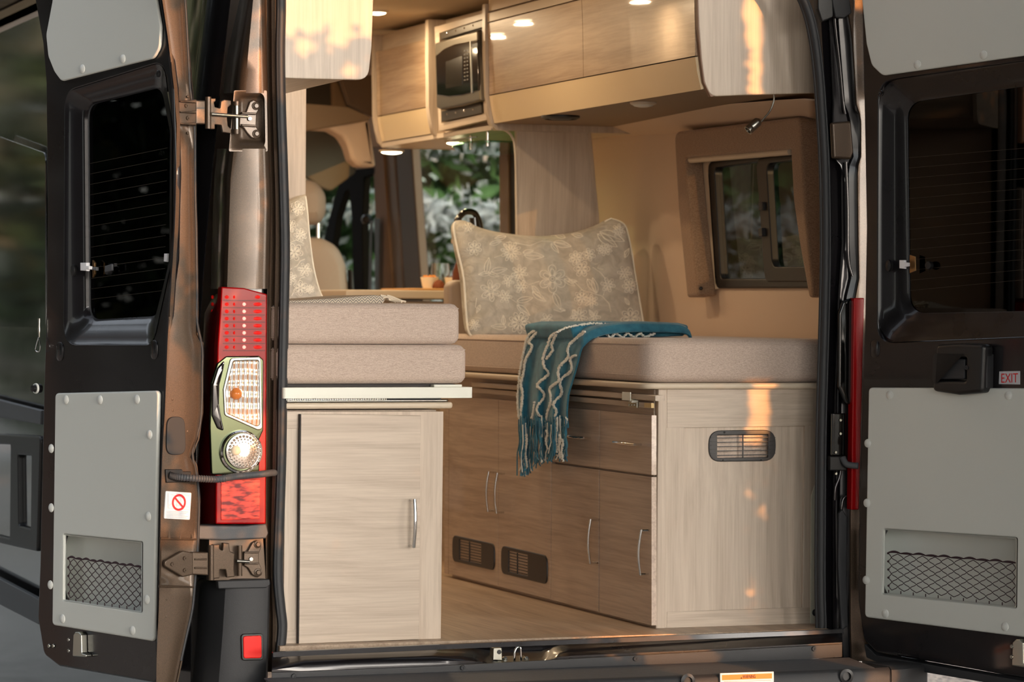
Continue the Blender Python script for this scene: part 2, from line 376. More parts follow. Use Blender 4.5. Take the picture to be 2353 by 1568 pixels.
sheet('pillar', pillar_rows(342, 664, 14), M['paint'], van, .003)
sheet('pillar', pillar_rows(655, 1340, 12), M['paint'], van, .003, origin=None) if False else None
PL0 = YP(-.024)
# hinge recess pressed into the pillar
rc = [([(538, 208), (613, 208), (615, 348), (526, 348)], 0, .004), ([(542, 213), (608, 213), (610, 340), (530, 340)], 0, .02), ([(549, 222), (606, 222), (607, 326), (545, 326)], -.022, .014), ([(556, 228), (605, 228), (606, 320), (556, 320)], -.028, .01)]
ringloft('hinge_recess', PL0, rc, M['paint'], van, cap=True)
slab('jamb_filler', YP(.04), [(548, 200), (616, 200), (620, 1340), (520, 1340), (520, 660)], M['paint_shaded'], van, d=(0, -.02), b=.001)
# channel between the pillar crest and the seal
def chan_rows():
    rows = []
    for i in range(40):
        py = -220+(1545+220)*i/39; b = interp(tabL, py)[1] if py < 1335 else 613
        s = interp([(-220, 637), (0, 638), (200, 637), (400, 643), (560, 647), (700, 645), (900, 641), (1080, 638), (1250, 631), (1330, 630), (1420, 640), (1545, 634)], py)[0]
        rows.append([onY(b+1, py, .012), onY(b+4, py, .03), onY(b+(s-b)*.45, py, .034), onY(b+(s-b)*.55, py, .012), onY(b+(s-b)*.8, py, .008), onY(s, py, .02), onY(s+6, py, .05)])
    return rows
sheet('door_channel', chan_rows(), M['paint'], van, .003)
# rubber seal loop around the opening: a real hollow bulb section following the frame
sealL = [(644, -220), (645, 0), (643, 120), (645, 250), (650, 400), (654, 560), (652, 700), (648, 900), (645, 1080), (639, 1250), (638, 1330), (644, 1400), (648, 1440), (644, 1490), (641, 1515)]
sealR = [(662, -215), (700, -250), (780, -262), (1100, -262), (1480, -235), (1640, -185), (1740, -120), (1800, -62), (1838, -15), (1858, 30), (1872, 90), (1882, 170), (1890, 280), (1896, 400), (1898, 560), (1896, 700), (1892, 850), (1888, 1000), (1886, 1240), (1886, 1360), (1888, 1440), (1884, 1462)]
def seal(name, pts, y):
    P = smooth_path([onY(a, b, y) for a, b in pts], 6)
    m = MB(); v, f = tube_vf(P, .0125, 12); m.add(v, f)
    v, f = tube_vf([p+V((-.011 if pts is sealR else .011, .006, 0)) for p in P], .0055, 8); m.add(v, f)
    v, f = tube_vf([p+V((.009 if pts is sealR else -.009, -.007, 0)) for p in P], .0035, 8); m.add(v, f)
    return m.build(name, M['rubber'], van)
seal('door_seal', sealL, .0); seal('door_seal', sealR, .0)

box('header_panel', (-.10, .02, 1.985), (1.72, .06, 2.12), M['paint_shaded'], van, b=.004)
box('roof', (-.14, .06, 1.985), (1.86, 5.9, 2.02), M['paint_shaded'], van, b=.006)
# --- left body side running forward
def side_x(z, y): return -.262 + .115*max(0, (z-.35)/1.5)**1.6 + (.09*max(0, (.16-y)/.16)**2)
rows = []
for i in range(31):
    z = -.42+(2.28*i/30); rows.append([V((side_x(z, y), y, z)) for y in (.05, .08, .12, .18, .3, .6, 1.2, 2, 3, 4, 5, 5.6)])
sheet('side_panel', rows, paintmat('shaded_side_paint', (22, 21, 23), .10, 1, .3), van, .003)  # body paint blackened to hold the dark reflection along the flank
SP = XP(-.285)
for pts, d in (([(-40, 996), (92, 1003), (84, 1268), (-40, 1240)], (.0, -.02)),):
    hf = slab('hatch_frame', SP, pts, M['black'], van, d=(.02, 0), r=.02, b=.006, holes=[[(-30, 1020), (24, 1022), (22, 1238), (-30, 1225)], [(40, 1046), (72, 1048), (70, 1216), (42, 1208)]], hr=.012)
slab('hatch_pane', SP, [(-36, 1010), (80, 1015), (75, 1240), (-36, 1228)], M['gloss_black'], van, d=(.005, 0), b=.002)
slab('reflection_strip', SP, [(-60, 905), (94, 944), (92, 976), (-60, 950)], M['plast_g'], van, d=(.02, 0), b=.004)  # grey strip standing in for a light reflection on the flank
slab('rocker_panel', SP, [(-60, 1300), (92, 1380), (88, 1436), (-60, 1360)], M['plast_g'], van, d=(.02, 0), b=.004)
# side window strip high on the flank
slab('side_window', XP(-.24), [(-40, 300), (104, 352), (104, 900), (-40, 870)], M['gloss_black'], van, d=(.004, 0), r=.04, b=.0005)

# --- left tail lamp
tl = empty('tail_lamp', onY(555, 950, .0)); tl.parent = van; tl.location = ORG[tl.name]-ORG[van.name]
M['red'] = plain('red_lens', (150, 5, 9), .3, spec=.2)
M['red2'] = plain('dark_red_lens', (96, 4, 8), .3, spec=.2)
M['red3'] = plain('bright_red_reflector', (240, 30, 24), .35, spec=.25)
LP = YP(-.030)
slab('red_lens', LP, [(509, 659), (560, 662), (614, 676), (612, 1000), (611, 1205), (496, 1205), (497, 1000), (500, 800), (507, 700)], M['red'], tl, d=(0, -.04), r=.004, b=.004)
rows = []
for py, a, b in ((676, 508, 500), (690, 506, 489), (720, 505, 474), (800, 502, 470), (900, 499, 468), (1000, 498, 460), (1080, 497, 454), (1204, 497, 454)):
    rows.append([onY(b-4, py, .14), onY(b, py, .10), onY(b+(a-b)*.5, py, .03), onY(b+(a-b)*.85, py, -.008), onY(a+2, py, -.026)])
sheet('side_lens', rows, M['red2'], tl, .003)
m3 = MB(); LEDS = []
for i in range(8):
    y = 683+16.45*i
    for x, rx in ((488, 3.5), (521, 6), (538, 3), (592, 13)):
        if i == 0 and x > 580: rx = 8
        p = LP.w(x, y, -.004) if x > 500 else onY(x, y, .055)
        k = rx*.00114; v, f = lathe_vf([(.0055, 0), (.0045, .004), (.002, .0055), (0, .006)], p, LP.n, 12)
        v = [p+(q-p)*1.0+V((1, 0, 0))*((q-p).x*(k/.0055-1)) for q in v]; mk('reflector_bump', v, f, M['red3'], tl, True)
    if i: v, f = lathe_vf([(.0052, 0), (.0045, .004), (.002, .006), (0, .0065)], LP.w(561, y, -.003), LP.n, 14); LEDS.append((v, f))
    v, f = box_vf(LP.w(512, y+9, 0)-V((0, .001, 0)), LP.w(609, y+7.2, 0)+V((0, .001, 0))); m3.add(v, f)
mt, t_, p_ = newmat('emissive_red_led'); p_.inputs['Base Color'].default_value = (1, .25, .2, 1); p_.inputs['Emission Color'].default_value = (1, .35, .28, 1); p_.inputs['Emission Strength'].default_value = 1.6  # LED domes given a small red emission
for v, f in LEDS: mk('led', v, f, mt, tl, True)
m3.build('lens_rib', M['red2'], tl)['kind'] = 'stuff'
# clear section
M['mirror'] = plain('moulded_reflector', (66, 72, 56), .16, 1)
slab('clear_section', LP, [(500, 835), (520, 819), (596, 818), (606, 828), (605, 990), (596, 1010), (596, 1092), (486, 1092), (482, 980), (486, 880)], M['mirror'], tl, d=(.004, -.01), r=.008, b=.003)
slab('chrome_crescent', LP, [(518, 826), (500, 846), (488, 885), (487, 955), (500, 985), (516, 992), (510, 965), (504, 930), (505, 885), (514, 850)], M['gloss_black'], tl, d=(.010, .0), r=.012, b=.004)
slab('signal_bezel', LP, [(530, 823), (600, 820), (603, 985), (595, 990), (516, 955), (513, 895)], M['steel'], tl, d=(.008, 0), r=.012, b=.002, holes=[[(536, 830), (595, 828), (597, 976), (590, 980), (521, 950), (519, 897)]], hr=.008)
def flutemat():
    m, t, p = newmat('fluted_clear_lens'); L = t.links; N = t.nodes.new; tc = N('ShaderNodeTexCoord')
    p.inputs['Base Color'].default_value = (.95, .92, .9, 1); p.inputs['Metallic'].default_value = .6; p.inputs['Roughness'].default_value = .12
    w1 = N('ShaderNodeTexWave'); w1.bands_direction = 'X'; w1.inputs['Scale'].default_value = 26; w1.inputs['Distortion'].default_value = 1.2
    w2 = N('ShaderNodeTexWave'); w2.bands_direction = 'Z'; w2.inputs['Scale'].default_value = 11; w2.inputs['Distortion'].default_value = 1.5
    for q in (w1, w2): L.new(tc.outputs['Object'], q.inputs['Vector'])
    a = N('ShaderNodeMath'); a.operation = 'ADD'; L.new(w1.outputs[1], a.inputs[0]); L.new(w2.outputs[1], a.inputs[1])
    b = N('ShaderNodeBump'); b.inputs['Strength'].default_value = .6; b.inputs['Distance'].default_value = .003; L.new(a.outputs[0], b.inputs['Height']); L.new(b.outputs[0], p.inputs['Normal'])
    r = N('ShaderNodeValToRGB'); e = r.color_ramp.elements; e[0].color = (.96, .94, .93, 1); e[1].color = (.85, .45, .22, 1); e[0].position = .55; e[1].position = .95
    L.new(w1.outputs[1], r.inputs[0]); L.new(r.outputs[0], p.inputs['Base Color']); return m
slab('signal_lens', LP, [(536, 830), (595, 828), (597, 976), (590, 980), (521, 950), (519, 897)], flutemat(), tl, d=(.006, 0), r=.008, b=.002)
lathe('signal_bulb', [(.016, 0), (.016, .004), (.012, .010), (.006, .014), (0, .015)], LP.w(541, 905, .006), LP.n, plain('amber_bulb', (226, 130, 60), .1, coat=1), tl)
lathe('lamp_collar', [(.056, -.004), (.056, .012), (.052, .016), (.049, .012), (.049, 0)], LP.w(552, 1038, .002), LP.n, M['chrome'], tl, 40)
mrev = MB(); c0 = LP.w(557, 1037, .008); v, f = lathe_vf([(.046, 0), (.046, .004), (.03, .007), (.012, .007)], c0, LP.n, 40); mrev.add(v, f)
for ring, nb in ((.017, 14), (.024, 18), (.031, 22), (.038, 26)):
    for k in range(nb):
        a = 2*PI*(k+ring*40)/nb; v, f = lathe_vf([(ring*.13, 0), (ring*.09, .0022), (0, .0034)], c0+LP.u*(ring*math.cos(a))+LP.v*(ring*math.sin(a))+LP.n*.005, LP.n, 8); mrev.add(v, f)
mrev.build('reversing_lens', plain('faceted_clear_lens', (230, 228, 224), .1, .8), tl)
lathe('reversing_bulb', [(.013, 0), (.013, .005), (.008, .011), (0, .013)], LP.w(538, 1035, .014), LP.n, plain('frosted_bulb', (226, 218, 196), .15, coat=1), tl)
rr = slab('lower_red_lens', LP, [(508, 1104), (598, 1102), (597, 1192), (508, 1196)], M['red3'], tl, d=(.002, -.01), r=.004, b=.001)
mm = M['red3'].copy(); t_ = mm.node_tree; n_ = t_.nodes.new('ShaderNodeTexNoise'); n_.inputs['Scale'].default_value = 60; r_ = t_.nodes.new('ShaderNodeValToRGB')
tcx = t_.nodes.new('ShaderNodeTexCoord'); mpx = t_.nodes.new('ShaderNodeMapping'); mpx.inputs['Scale'].default_value = (.5, 1, 1.6); t_.links.new(tcx.outputs['Object'], mpx.inputs[0]); t_.links.new(mpx.outputs[0], n_.inputs['Vector'])
r_.color_ramp.elements[0].color = srgb((120, 6, 8)); r_.color_ramp.elements[1].color = srgb((255, 70, 52)); r_.color_ramp.elements[0].position = .38; r_.color_ramp.elements[1].position = .6
t_.links.new(n_.outputs[0], r_.inputs[0]); t_.links.new(r_.outputs[0], t_.nodes['Principled BSDF'].inputs['Base Color']); rr.data.materials.clear(); rr.data.materials.append(mm)

# --- below the lamp: plastic block, hinge bay, bumper corner
slab('lamp_plinth', YP(-.035), [(455, 1208), (560, 1209), (612, 1204), (617, 1226), (612, 1238), (520, 1242), (455, 1240)], M['plast_g'], van, d=(0, -.06), r=.004, b=.004)
slab('hinge_bay', YP(-.01), [(480, 1236), (605, 1236), (612, 1335), (480, 1335)], M['paint'], van, d=(0, -.03), b=.002)
bc = empty('bumper_corner', onY(540, 1450, .0)); bc.parent = van; bc.location = ORG[bc.name]-ORG[van.name]
rows = []
for py, l, r_ in ((1331, 470, 618), (1340, 462, 621), (1352, 458, 620), (1450, 452, 618), (1600, 440, 614), (1700, 436, 612)):
    e = 0 if py > 1335 else .02
    rows.append([onY(l-12, py, .22), onY(l, py, .10+e), onY(l+30, py, .02+e), onY(l+60, py, -.03+e), onY(l+90, py, -.045+e), onY(r_-14, py, -.045+e), onY(r_-4, py, -.04+e), onY(r_, py, .0+e)])
rows.insert(0, [q+V((0, .12, .0)) for q in rows[0]])
sheet('corner_cover', rows, M['plast'], bc, .004)
slab('corner_cap', YP(-.045), [(500, 1336), (620, 1332), (621, 1345), (612, 1352), (502, 1354)], M['plast'], bc, d=(.006, -.02), r=.004, b=.003)
RP = YP(-.05)
slab('reflector_frame', RP, [(554, 1458), (605, 1456), (606, 1518), (556, 1519)], M['black'], bc, d=(.003, -.02), r=.01, b=.002)
slab('reflector', RP, [(559, 1463), (601, 1461), (602, 1513), (560, 1514)], M['red3'], bc, d=(.006, -.01), r=.007, b=.002)

# ================================================================== rear doors
def door(tag_label, P0, dirv, inner_n, name='rear_door'):
    d = empty(name, (P0[0], P0[1], 0)); d.parent = van; d.location = ORG[d.name]-ORG[van.name]; d['label'] = tag_label; return d
aL = math.radians(20); aR = math.radians(23)
DLp = Plane((-.316, -.08, 0), (-math.sin(aL), math.cos(aL), 0)); ELp = Plane((-.316, -.08, 0), (math.cos(aL), math.sin(aL), 0))
DRp = Plane((1.67, -.09, 0), (math.sin(aR), -math.cos(aR), 0)); ERp = Plane((1.67, -.09, 0), (math.cos(aR), math.sin(aR), 0))
dl = door('rear door folded back along the flank, its window showing a dark reflection', (-.316, -.08), None, None)
dr = door('rear door standing open beside the bed cabinet, with latch handle and exit sign', (1.67, -.09), None, None)
def cap_shape(p, n, parent, r=.0122):
    lathe('screw_cap', [(r, 0), (r*.96, .002), (r*.7, .0042), (r*.35, .0054), (0, .0058)], p, n, M['cap'], parent, 18)
def net(name, pl, q, nx, ny, parent, r=.0011):
    TL, TR, BR, BL = [V((*pl.px(*c), 0)) for c in q]
    def at(s, t): a = TL.lerp(TR, s).lerp(BL.lerp(BR, s), t); return pl.at(a.x, a.y, 0)
    m = MB(); random.seed(3)
    for i in range(2*nx+1):
        pts = []
        for j in range(ny+1):
            x = i*.5+(.25 if (i+j) % 2 else -.25)
            x = min(max(x, 0), nx); wob = .02*random.uniform(-1, 1); pts.append(at(min(max((x+wob)/nx, 0), 1), j/ny))
        v, f = tube_vf(smooth_path(pts, 3), r, 6); m.add(v, f)
    top = []
    for k in range(nx*8+1):
        s = k/(nx*8); top.append(at(s, -.02)+pl.v*(.0035*abs(math.sin(s*nx*PI)))*(1 if k % 16 < 8 else .4))
    v, f = tube_vf(top, [r*1.5+.0016*abs(math.sin(k/8*PI)) for k in range(len(top))], 8); m.add(v, f)
    for j in range(0, ny+1, 2 if ny > 6 else 1):
        v, f = lathe_vf([(0, -.003), (.003, -.001), (.003, .002), (0, .0035)], at(0, j/ny), pl.n, 8); m.add(v, f)
    for i in range(nx+1):
        v, f = tube_vf([at(i/nx, 1), at(i/nx, 1)-pl.v*.008], r*1.3, 6); m.add(v, f)
    o = m.build(name, M['net'], parent); o['kind'] = 'stuff'; return o
def door_panels(d, pl, frame, wrings, upper, lower, pocket, netq, caps, glass_lines):
    w0 = wrings[0][0]
    slab('inner_frame', pl, frame, M['paint_shaded'], d, d=(0, -.02), r=.03, b=.006, holes=[w0, [(pocket[0][0]-6, pocket[0][1]-8), (pocket[1][0]+6, pocket[1][1]-8), (pocket[2][0]+6, pocket[2][1]+8), (pocket[3][0]-6, pocket[3][1]+8)]], hr=.055)
    ringloft('window_recess', pl, wrings, M['paint_shaded'], d, n=12)
    gd = wrings[-1][1]; gp = pl.off(gd-.003)
    slab('window_rubber', pl, wrings[-2][0], M['rubber'], d, d=(wrings[-1][1]+.001, gd-.012), r=.05, b=.002, holes=[wrings[-1][0]], hr=.045)
    me = slab('window_glass', gp, wrings[-2][0], M['tint'], d, d=(0, -.004), r=.05, b=.0008)
    slab('upper_trim_panel', pl, upper, M['panel'], d, d=(.010, .0), r=.035, b=.004)
    slab('lower_trim_panel', pl, lower, M['panel'], d, d=(.012, .0), r=.014, b=.005, holes=[pocket], hr=.006)
    ringloft('storage_pocket', pl, [(pocket, .012, .006), ([(x+s, y+t) for (x, y), s, t in zip(pocket, (2, -2, -2, 2), (2, 2, -2, -2))], .007, .006), ([(x+s, y+t) for (x, y), s, t in zip(pocket, (4, -3, -3, 4), (4, 4, -4, -4))], -.045, .006)], M['panel'], d, cap=True)
    net('pocket_net', pl.off(.004), netq, 10, 9, d)
    for c in caps: cap_shape(pl.w(c[0], c[1], .010 if c[1] < 300 else .012), pl.n, d)
    m = MB()
    for a, b in glass_lines:
        v, f = tube_vf([gp.w(*a, .0015), gp.w(*b, .0015)], .0004, 5); m.add(v, f)
    m.build('defroster_wires', M['wire'], d)['kind'] = 'stuff'
frameL = [(66, -220), (80, 0), (98, 100), (105, 190), (108, 450), (106, 700), (100, 900), (91, 1300), (86, 1420), (100, 1505), (135, 1532), (365, 1572), (358, 1440), (364, 1326), (370, 1072), (377, 948), (384, 770), (391, 663), (400, 520), (404, 400), (398, 203), (384, 89), (371, 0), (345, -220)]
wL = [([(150, 212), (376, 142), (396, 300), (394, 600), (352, 790), (148, 790)], 0, .05), ([(160, 220), (374, 156), (395, 300), (393, 600), (350, 776), (160, 776)], -.008, .05), ([(178, 228), (373, 172), (394, 300), (392, 600), (350, 755), (182, 758)], -.014, .05), ([(186, 233), (372, 180), (393, 300), (391, 600), (352, 745), (190, 748)], -.022, .05), ([(194, 238), (372, 190), (392, 305), (390, 600), (358, 735), (198, 741)], -.024, .05), ([(202, 242), (371, 200), (392, 310), (389, 600), (362, 727), (206, 735)], -.034, .045)]
door_panels(dl, DLp, frameL, wL,
    [(124, -200), (120, 0), (105, 80), (110, 130), (124, 165), (140, 187), (352, 134), (366, 108), (368, 60), (358, 0), (340, -200)],
    [(126, 904), (363, 898), (352, 1475), (119, 1437)], [(145, 1228), (327, 1246), (326, 1408), (144, 1380)],
    [(157, 1284), (326, 1306), (326, 1398), (158, 1374)],
    [(161, 919), (239, 919), (324, 918), (353, 999), (127, 1031), (127, 1167), (350, 1187), (125, 1344), (347, 1378), (153, 1422), (314, 1449), (197, 159), (290, 136)],
    [((208+i*.3, 376+i*24), (386-i*.5, 340+i*25.2)) for i in range(14)])
frameR = [(1974, -220), (1980, 0), (1986, 300), (1990, 520), (1986, 750), (1974, 1100), (1971, 1380), (1984, 1470), (2012, 1500), (2200, 1532), (2476, 1580), (2480, 700), (2478, -260)]
wR = [([(2020, 188), (2448, 128), (2448, 770), (2018, 788)], 0, .085), ([(2030, 198), (2440, 140), (2440, 758), (2030, 772)], -.010, .08), ([(2046, 210), (2432, 156), (2432, 746), (2048, 752)], -.015, .075), ([(2054, 216), (2428, 164), (2428, 741), (2056, 745)], -.022, .07), ([(2064, 224), (2424, 174), (2424, 735), (2068, 737)], -.024, .07), ([(2084, 236), (2414, 190), (2414, 714), (2090, 720)], -.036, .06)]
door_panels(dr, DRp, frameR, wR,
    [(1976, -200), (1980, 0), (1990, 100), (2002, 150), (2027, 174), (2353, 128), (2446, 114), (2446, -240)],
    [(1995, 891), (2455, 893), (2455, 1478), (1986, 1419)], [(2030, 1216), (2337, 1236), (2335, 1398), (2027, 1366)],
    [(2041, 1272), (2334, 1296), (2333, 1388), (2042, 1356)],
    [(2051, 908), (2324, 909), (2001, 1019), (1999, 1156), (1997, 1333), (2041, 1410), (2316, 1440), (2114, 149), (2266, 127), (2420, 1200), (2420, 1000)],
    [((2086, 363+i*23.5), (2412, 336+i*23.2)) for i in range(14)])
# hinge-side edge of the left door
tabE = [(-220, 345, 402), (0, 371, 423), (89, 384, 428), (203, 398, 434), (286, 404, 445), (464, 402, 446), (520, 400, 448), (663, 391, 450), (770, 384, 450), (790, 383, 462), (948, 377, 461), (1010, 373, 452), (1048, 371, 436), (1072, 370, 448), (1145, 368, 455), (1261, 366, 452), (1398, 363, 440), (1507, 358, 416), (1575, 357, 402)]
rows = []
for i in range(90):
    py = -220+1795*i/89; a, b = interp(tabE, py); dip = .0
    if 204 < py < 318: dip = -.006
    if 1236 < py < 1345: dip = -.006
    q = lambda x, dd: ELp.w(x, py, dd)
    rows.append([DLp.w(a-1, py, -.012), DLp.w(a, py, -.004), q(a+2, .0), q(a+5, dip*.4), q(a+8, dip), q((a+b)/2, dip+.002), q(b-8, dip), q(b-4, -.002), q(b-1, .002), q(b+1, -.006), q(b+4, -.02), q(b+7, -.022), q(b+9, -.012), q(b+12, -.012), q(b+14, -.03)])
sheet('hinge_edge', rows, M['paint'], dl, .003)
tube('edge_seal', smooth_path([ELp.w(interp(tabE, y)[1]+8, y, -.012) for y in range(-220, 1580, 60)], 3), .0045, M['rubber'], dl)
slab('outer_skin', DLp.off(-.10), [(150, -220), (408, -220), (432, 89), (446, 250), (450, 663), (452, 948), (450, 1145), (446, 1350), (415, 1540), (140, 1530)], M['paint_shaded'], dl, d=(0, -.003), r=.02, b=.001, holes=[[(222, 252), (430, 200), (436, 700), (222, 725)]], hr=.04)
EP = ELp
slab('oval_plug', EP, [(385, 958), (425, 958), (428, 1046), (383, 1046)], M['rubber'], dl, d=(.006, -.004), r=.024, b=.002)
slab('warning_sticker', EP, [(381, 1129), (440, 1133), (436, 1195), (377, 1192)], M['sticker'], dl, d=(.0035, .0), r=.003, b=.0003)
cc = EP.w(409, 1155, .0042); m = MB()
ring = [cc+EP.u*(.0195*math.cos(a))+EP.v*(.0195*math.sin(a)) for a in [2*PI*k/36 for k in range(36)]]
def flat_ring(c, ro, ri, pl, n=36, h=.0004):
    vs, fs = [], []
    for k in range(n):
        a = 2*PI*k/n
        for rr_, hh in ((ro, 0), (ro, h), (ri, h), (ri, 0)): vs.append(c+pl.u*(rr_*math.cos(a))+pl.v*(rr_*math.sin(a))+pl.n*hh)
    for k in range(n):
        for j in range(4): fs.append((k*4+j, k*4+(j+1) % 4, ((k+1) % n)*4+(j+1) % 4, ((k+1) % n)*4+j))
    return vs, fs
def bar_vf(a, b, w_, pl, h=.0004):
    a, b = V(a), V(b); t = (b-a).normalized(); s = t.cross(pl.n).normalized()*(w_/2)
    v = [a-s, a+s, b+s, b-s]; v += [q+pl.n*h for q in v]
    return v, [(0, 3, 2, 1), (4, 5, 6, 7), (0, 1, 5, 4), (1, 2, 6, 5), (2, 3, 7, 6), (3, 0, 4, 7)]
v, f = flat_ring(cc, .0215, .016, EP); m.add(v, f)
s_ = V((-1, 1)).normalized()*.0185; v, f = bar_vf(cc+EP.u*(-.0125)*(1 if EP.u.x > 0 else -1)+EP.v*.0125, cc+EP.u*.0125*(1 if EP.u.x > 0 else -1)-EP.v*.0125, .0048, EP, .0005); m.add(v, f)
m.build('prohibition_sign', M['red_ink'], dl, False)
m = MB()
for k in range(5): v, f = bar_vf(EP.w(380, 1175+k*3.4, .0042), EP.w(430-(k % 3)*4, 1177+k*3.4, .0042), .0009, EP, .0002); m.add(v, f)
for a, b in (((384, 1133), (384, 1168)), ((384, 1168), (434, 1172)), ((390, 1136), (420, 1146)), ((402, 1134), (434, 1140)), ((400, 1160), (432, 1166)), ((386, 1162), (402, 1150)), ((404, 1144), (404, 1166)), ((413, 1146), (415, 1168))): v, f = bar_vf(EP.w(*a, .0042), EP.w(*b, .0042), .0005, EP, .0002); m.add(v, f)
m.build('fine_print', M['grey_ink'], dl, False)
for a, b in ((396, 918), (430, 920), (397, 944), (430, 945), (431, 992), (383, 1378), (405, 1380), (382, 1418), (404, 1421), (432, 222), (432, 306)):
    lathe('spot_weld', [(.004, 0), (.003, .0012), (0, .0016)], EP.w(a, b, 0), EP.n, M['paint'], dl, 12)
m = MB()
for a, b in (((368, 1238), (452, 1240)), ((388, 1238), (388, 1222)), ((413, 1239), (414, 1218)), ((442, 1238), (440, 1228)), ((366, 1348), (445, 1350))): v, f = tube_vf([EP.w(*a, 0), EP.w(*b, 0)], [.004, .0025], 8); m.add(v, f)
m.build('pressed_rib', M['paint'], dl)
# hinges: arm plates on the door edge, link plates across the gap, bracket on the pillar
def bolt(par, p, n, r=.0065, mat='steel', name='bolt'):
    m = MB(); v, f = lathe_vf([(r*1.45, 0), (r*1.45, .0018), (r*1.1, .003)], p, n, 18); m.add(v, f)
    v, f = lathe_vf([(r, .002), (r, .0065), (r*.75, .008), (0, .008)], p, n, 6); m.add(v, f); m.build(name, M[mat], par)
def screw(par, p, n, r=.0055, mat='paint'):
    m = MB(); v, f = lathe_vf([(r, 0), (r*.95, .0018), (r*.8, .003), (r*.42, .003), (r*.38, .0012), (0, .0012)], p, n, 18); m.add(v, f); m.build('screw', M[mat], par)
HP = Plane((-.23, -.05, 0), (math.cos(math.radians(8)), math.sin(math.radians(8)), 0))
def hinge(oy, sc, tri):
    h = empty('hinge', HP.w(510, oy)); h.parent = van; h.location = ORG[h.name]-ORG[van.name]
    f = lambda P: P
    return h
h1 = hinge(268, 1, False)
slab('door_plate', EP, [(410, 231), (440, 230), (452, 228), (452, 290), (440, 288), (411, 287)], M['paint'], h1, d=(.012, .0), r=.004, b=.003)
for p in ((421.6, 243.6), (425, 272)): screw(h1, EP.w(*p, .012), EP.n)
for y in ((229, 237), (254, 261), (281, 288)): slab('arm_rib', EP, [(415, (y[0]+y[1])/2-1), (452, y[0]), (452, y[1]), (415, (y[0]+y[1])/2+1)], M['paint'], h1, d=(.022, .010), r=.001, b=.002)
slab('arm', HP, [(450, 230), (472, 231), (472, 286), (450, 285)], M['paint'], h1, d=(.016, -.01), r=.003, b=.003)
slab('arm_groove', HP, [(451, 247), (471, 247), (471, 250), (451, 250)], M['black'], h1, d=(.0165, .01), b=.0003)
tube('hinge_pin', [HP.w(477, 223, .004), HP.w(477, 296, .004)], .008, M['paint'], h1, 16)
slab('link_plate', HP, [(483, 226), (496, 226), (496, 232), (492, 236), (494, 246), (506, 249), (508, 233), (516, 229), (531, 231), (531, 241), (524, 247), (522, 270), (524, 290), (531, 296), (531, 307), (512, 304), (509, 288), (494, 286), (494, 297), (483, 297)], M['paint'], h1, d=(.006, -.004), r=.002, b=.002)
tube('hinge_pin', [HP.w(543.5, 233, .0), HP.w(543.5, 308, .0)], .0065, M['steel'], h1, 16)
for a, b in ((233, 243), (297, 308)): tube('knuckle', [HP.w(543.5, a, .0), HP.w(543.5, b, .0)], .009, M['paint'], h1, 16)
tube('check_rod', [HP.w(481, 263, .014), HP.w(565, 269, .012)], .0045, M['steel'], h1)
BP = YP(.004)
slab('body_bracket', BP, [(550, 262), (562, 258), (566, 256), (574, 234), (583, 229), (594, 235), (596, 250), (590, 262), (589, 290), (594, 300), (597, 312), (588, 320), (578, 317), (568, 306), (560, 294), (550, 290)], M['paint'], h1, d=(.008, 0), r=.004, b=.0025)
for y in (259, 287): slab('bracket_rib', BP, [(556, y-2), (589, y), (589, y+5), (556, y+3)], M['paint'], h1, d=(.018, .006), b=.002)
bolt(h1, BP.w(586, 244, .008), BP.n, .0075, 'paint'); bolt(h1, BP.w(587, 308, .008), BP.n, .0075, 'paint'); screw(h1, BP.w(571, 273.5, .012), BP.n, .006, 'steel')
h2 = hinge(1290, 1, True)
slab('door_plate', EP, [(379, 1290), (421, 1266), (446, 1271), (446, 1321), (421, 1327), (379, 1302)], M['paint'], h2, d=(.010, .0), r=.008, b=.003)
for p in ((390.5, 1296.7), (419, 1283), (419, 1310.6)): screw(h2, EP.w(*p, .010), EP.n)
slab('arm', HP, [(442, 1269), (479, 1270), (479, 1323), (442, 1321)], M['paint'], h2, d=(.014, -.01), r=.003, b=.003)
for y in (1284, 1304): slab('arm_groove', HP, [(448, y), (476, y), (476, y+4), (448, y+4)], M['paint'], h2, d=(.019, .01), b=.002)
tube('hinge_pin', [HP.w(484, 1253, .004), HP.w(484, 1333, .004)], .008, M['paint'], h2, 16)
slab('link_plate', HP, [(489, 1252), (505, 1252), (505, 1262), (512, 1266), (513, 1248), (527, 1249), (529, 1268), (540, 1272), (538, 1310), (540, 1326), (522, 1328), (519, 1310), (505, 1310), (505, 1330), (489, 1331)], M['paint'], h2, d=(.010, -.004), r=.002, b=.003)
tube('hinge_pin', [HP.w(550.5, 1254, .0), HP.w(550.5, 1324, .0)], .007, M['paint'], h2, 16)
tube('check_rod', [HP.w(539, 1289, .012), HP.w(569, 1291, .010)], .0045, M['steel'], h2)
BP2 = YP(-.014)
slab('body_bracket', BP2, [(560, 1270), (570, 1266), (580, 1248), (590, 1242), (600, 1246), (601, 1258), (595, 1272), (595, 1292), (601, 1306), (602, 1322), (592, 1328), (580, 1322), (570, 1306), (560, 1300)], M['paint'], h2, d=(.008, 0), r=.004, b=.0025)
for y in (1268, 1294): slab('bracket_rib', BP2, [(562, y), (595, y), (595, y+4), (562, y+4)], M['paint'], h2, d=(.018, .006), b=.002)
bolt(h2, BP2.w(590, 1251, .008), BP2.n, .007, 'paint'); bolt(h2, BP2.w(591, 1315, .008), BP2.n, .0075, 'paint'); screw(h2, BP2.w(574.5, 1284.7, .010), BP2.n, .006, 'steel')
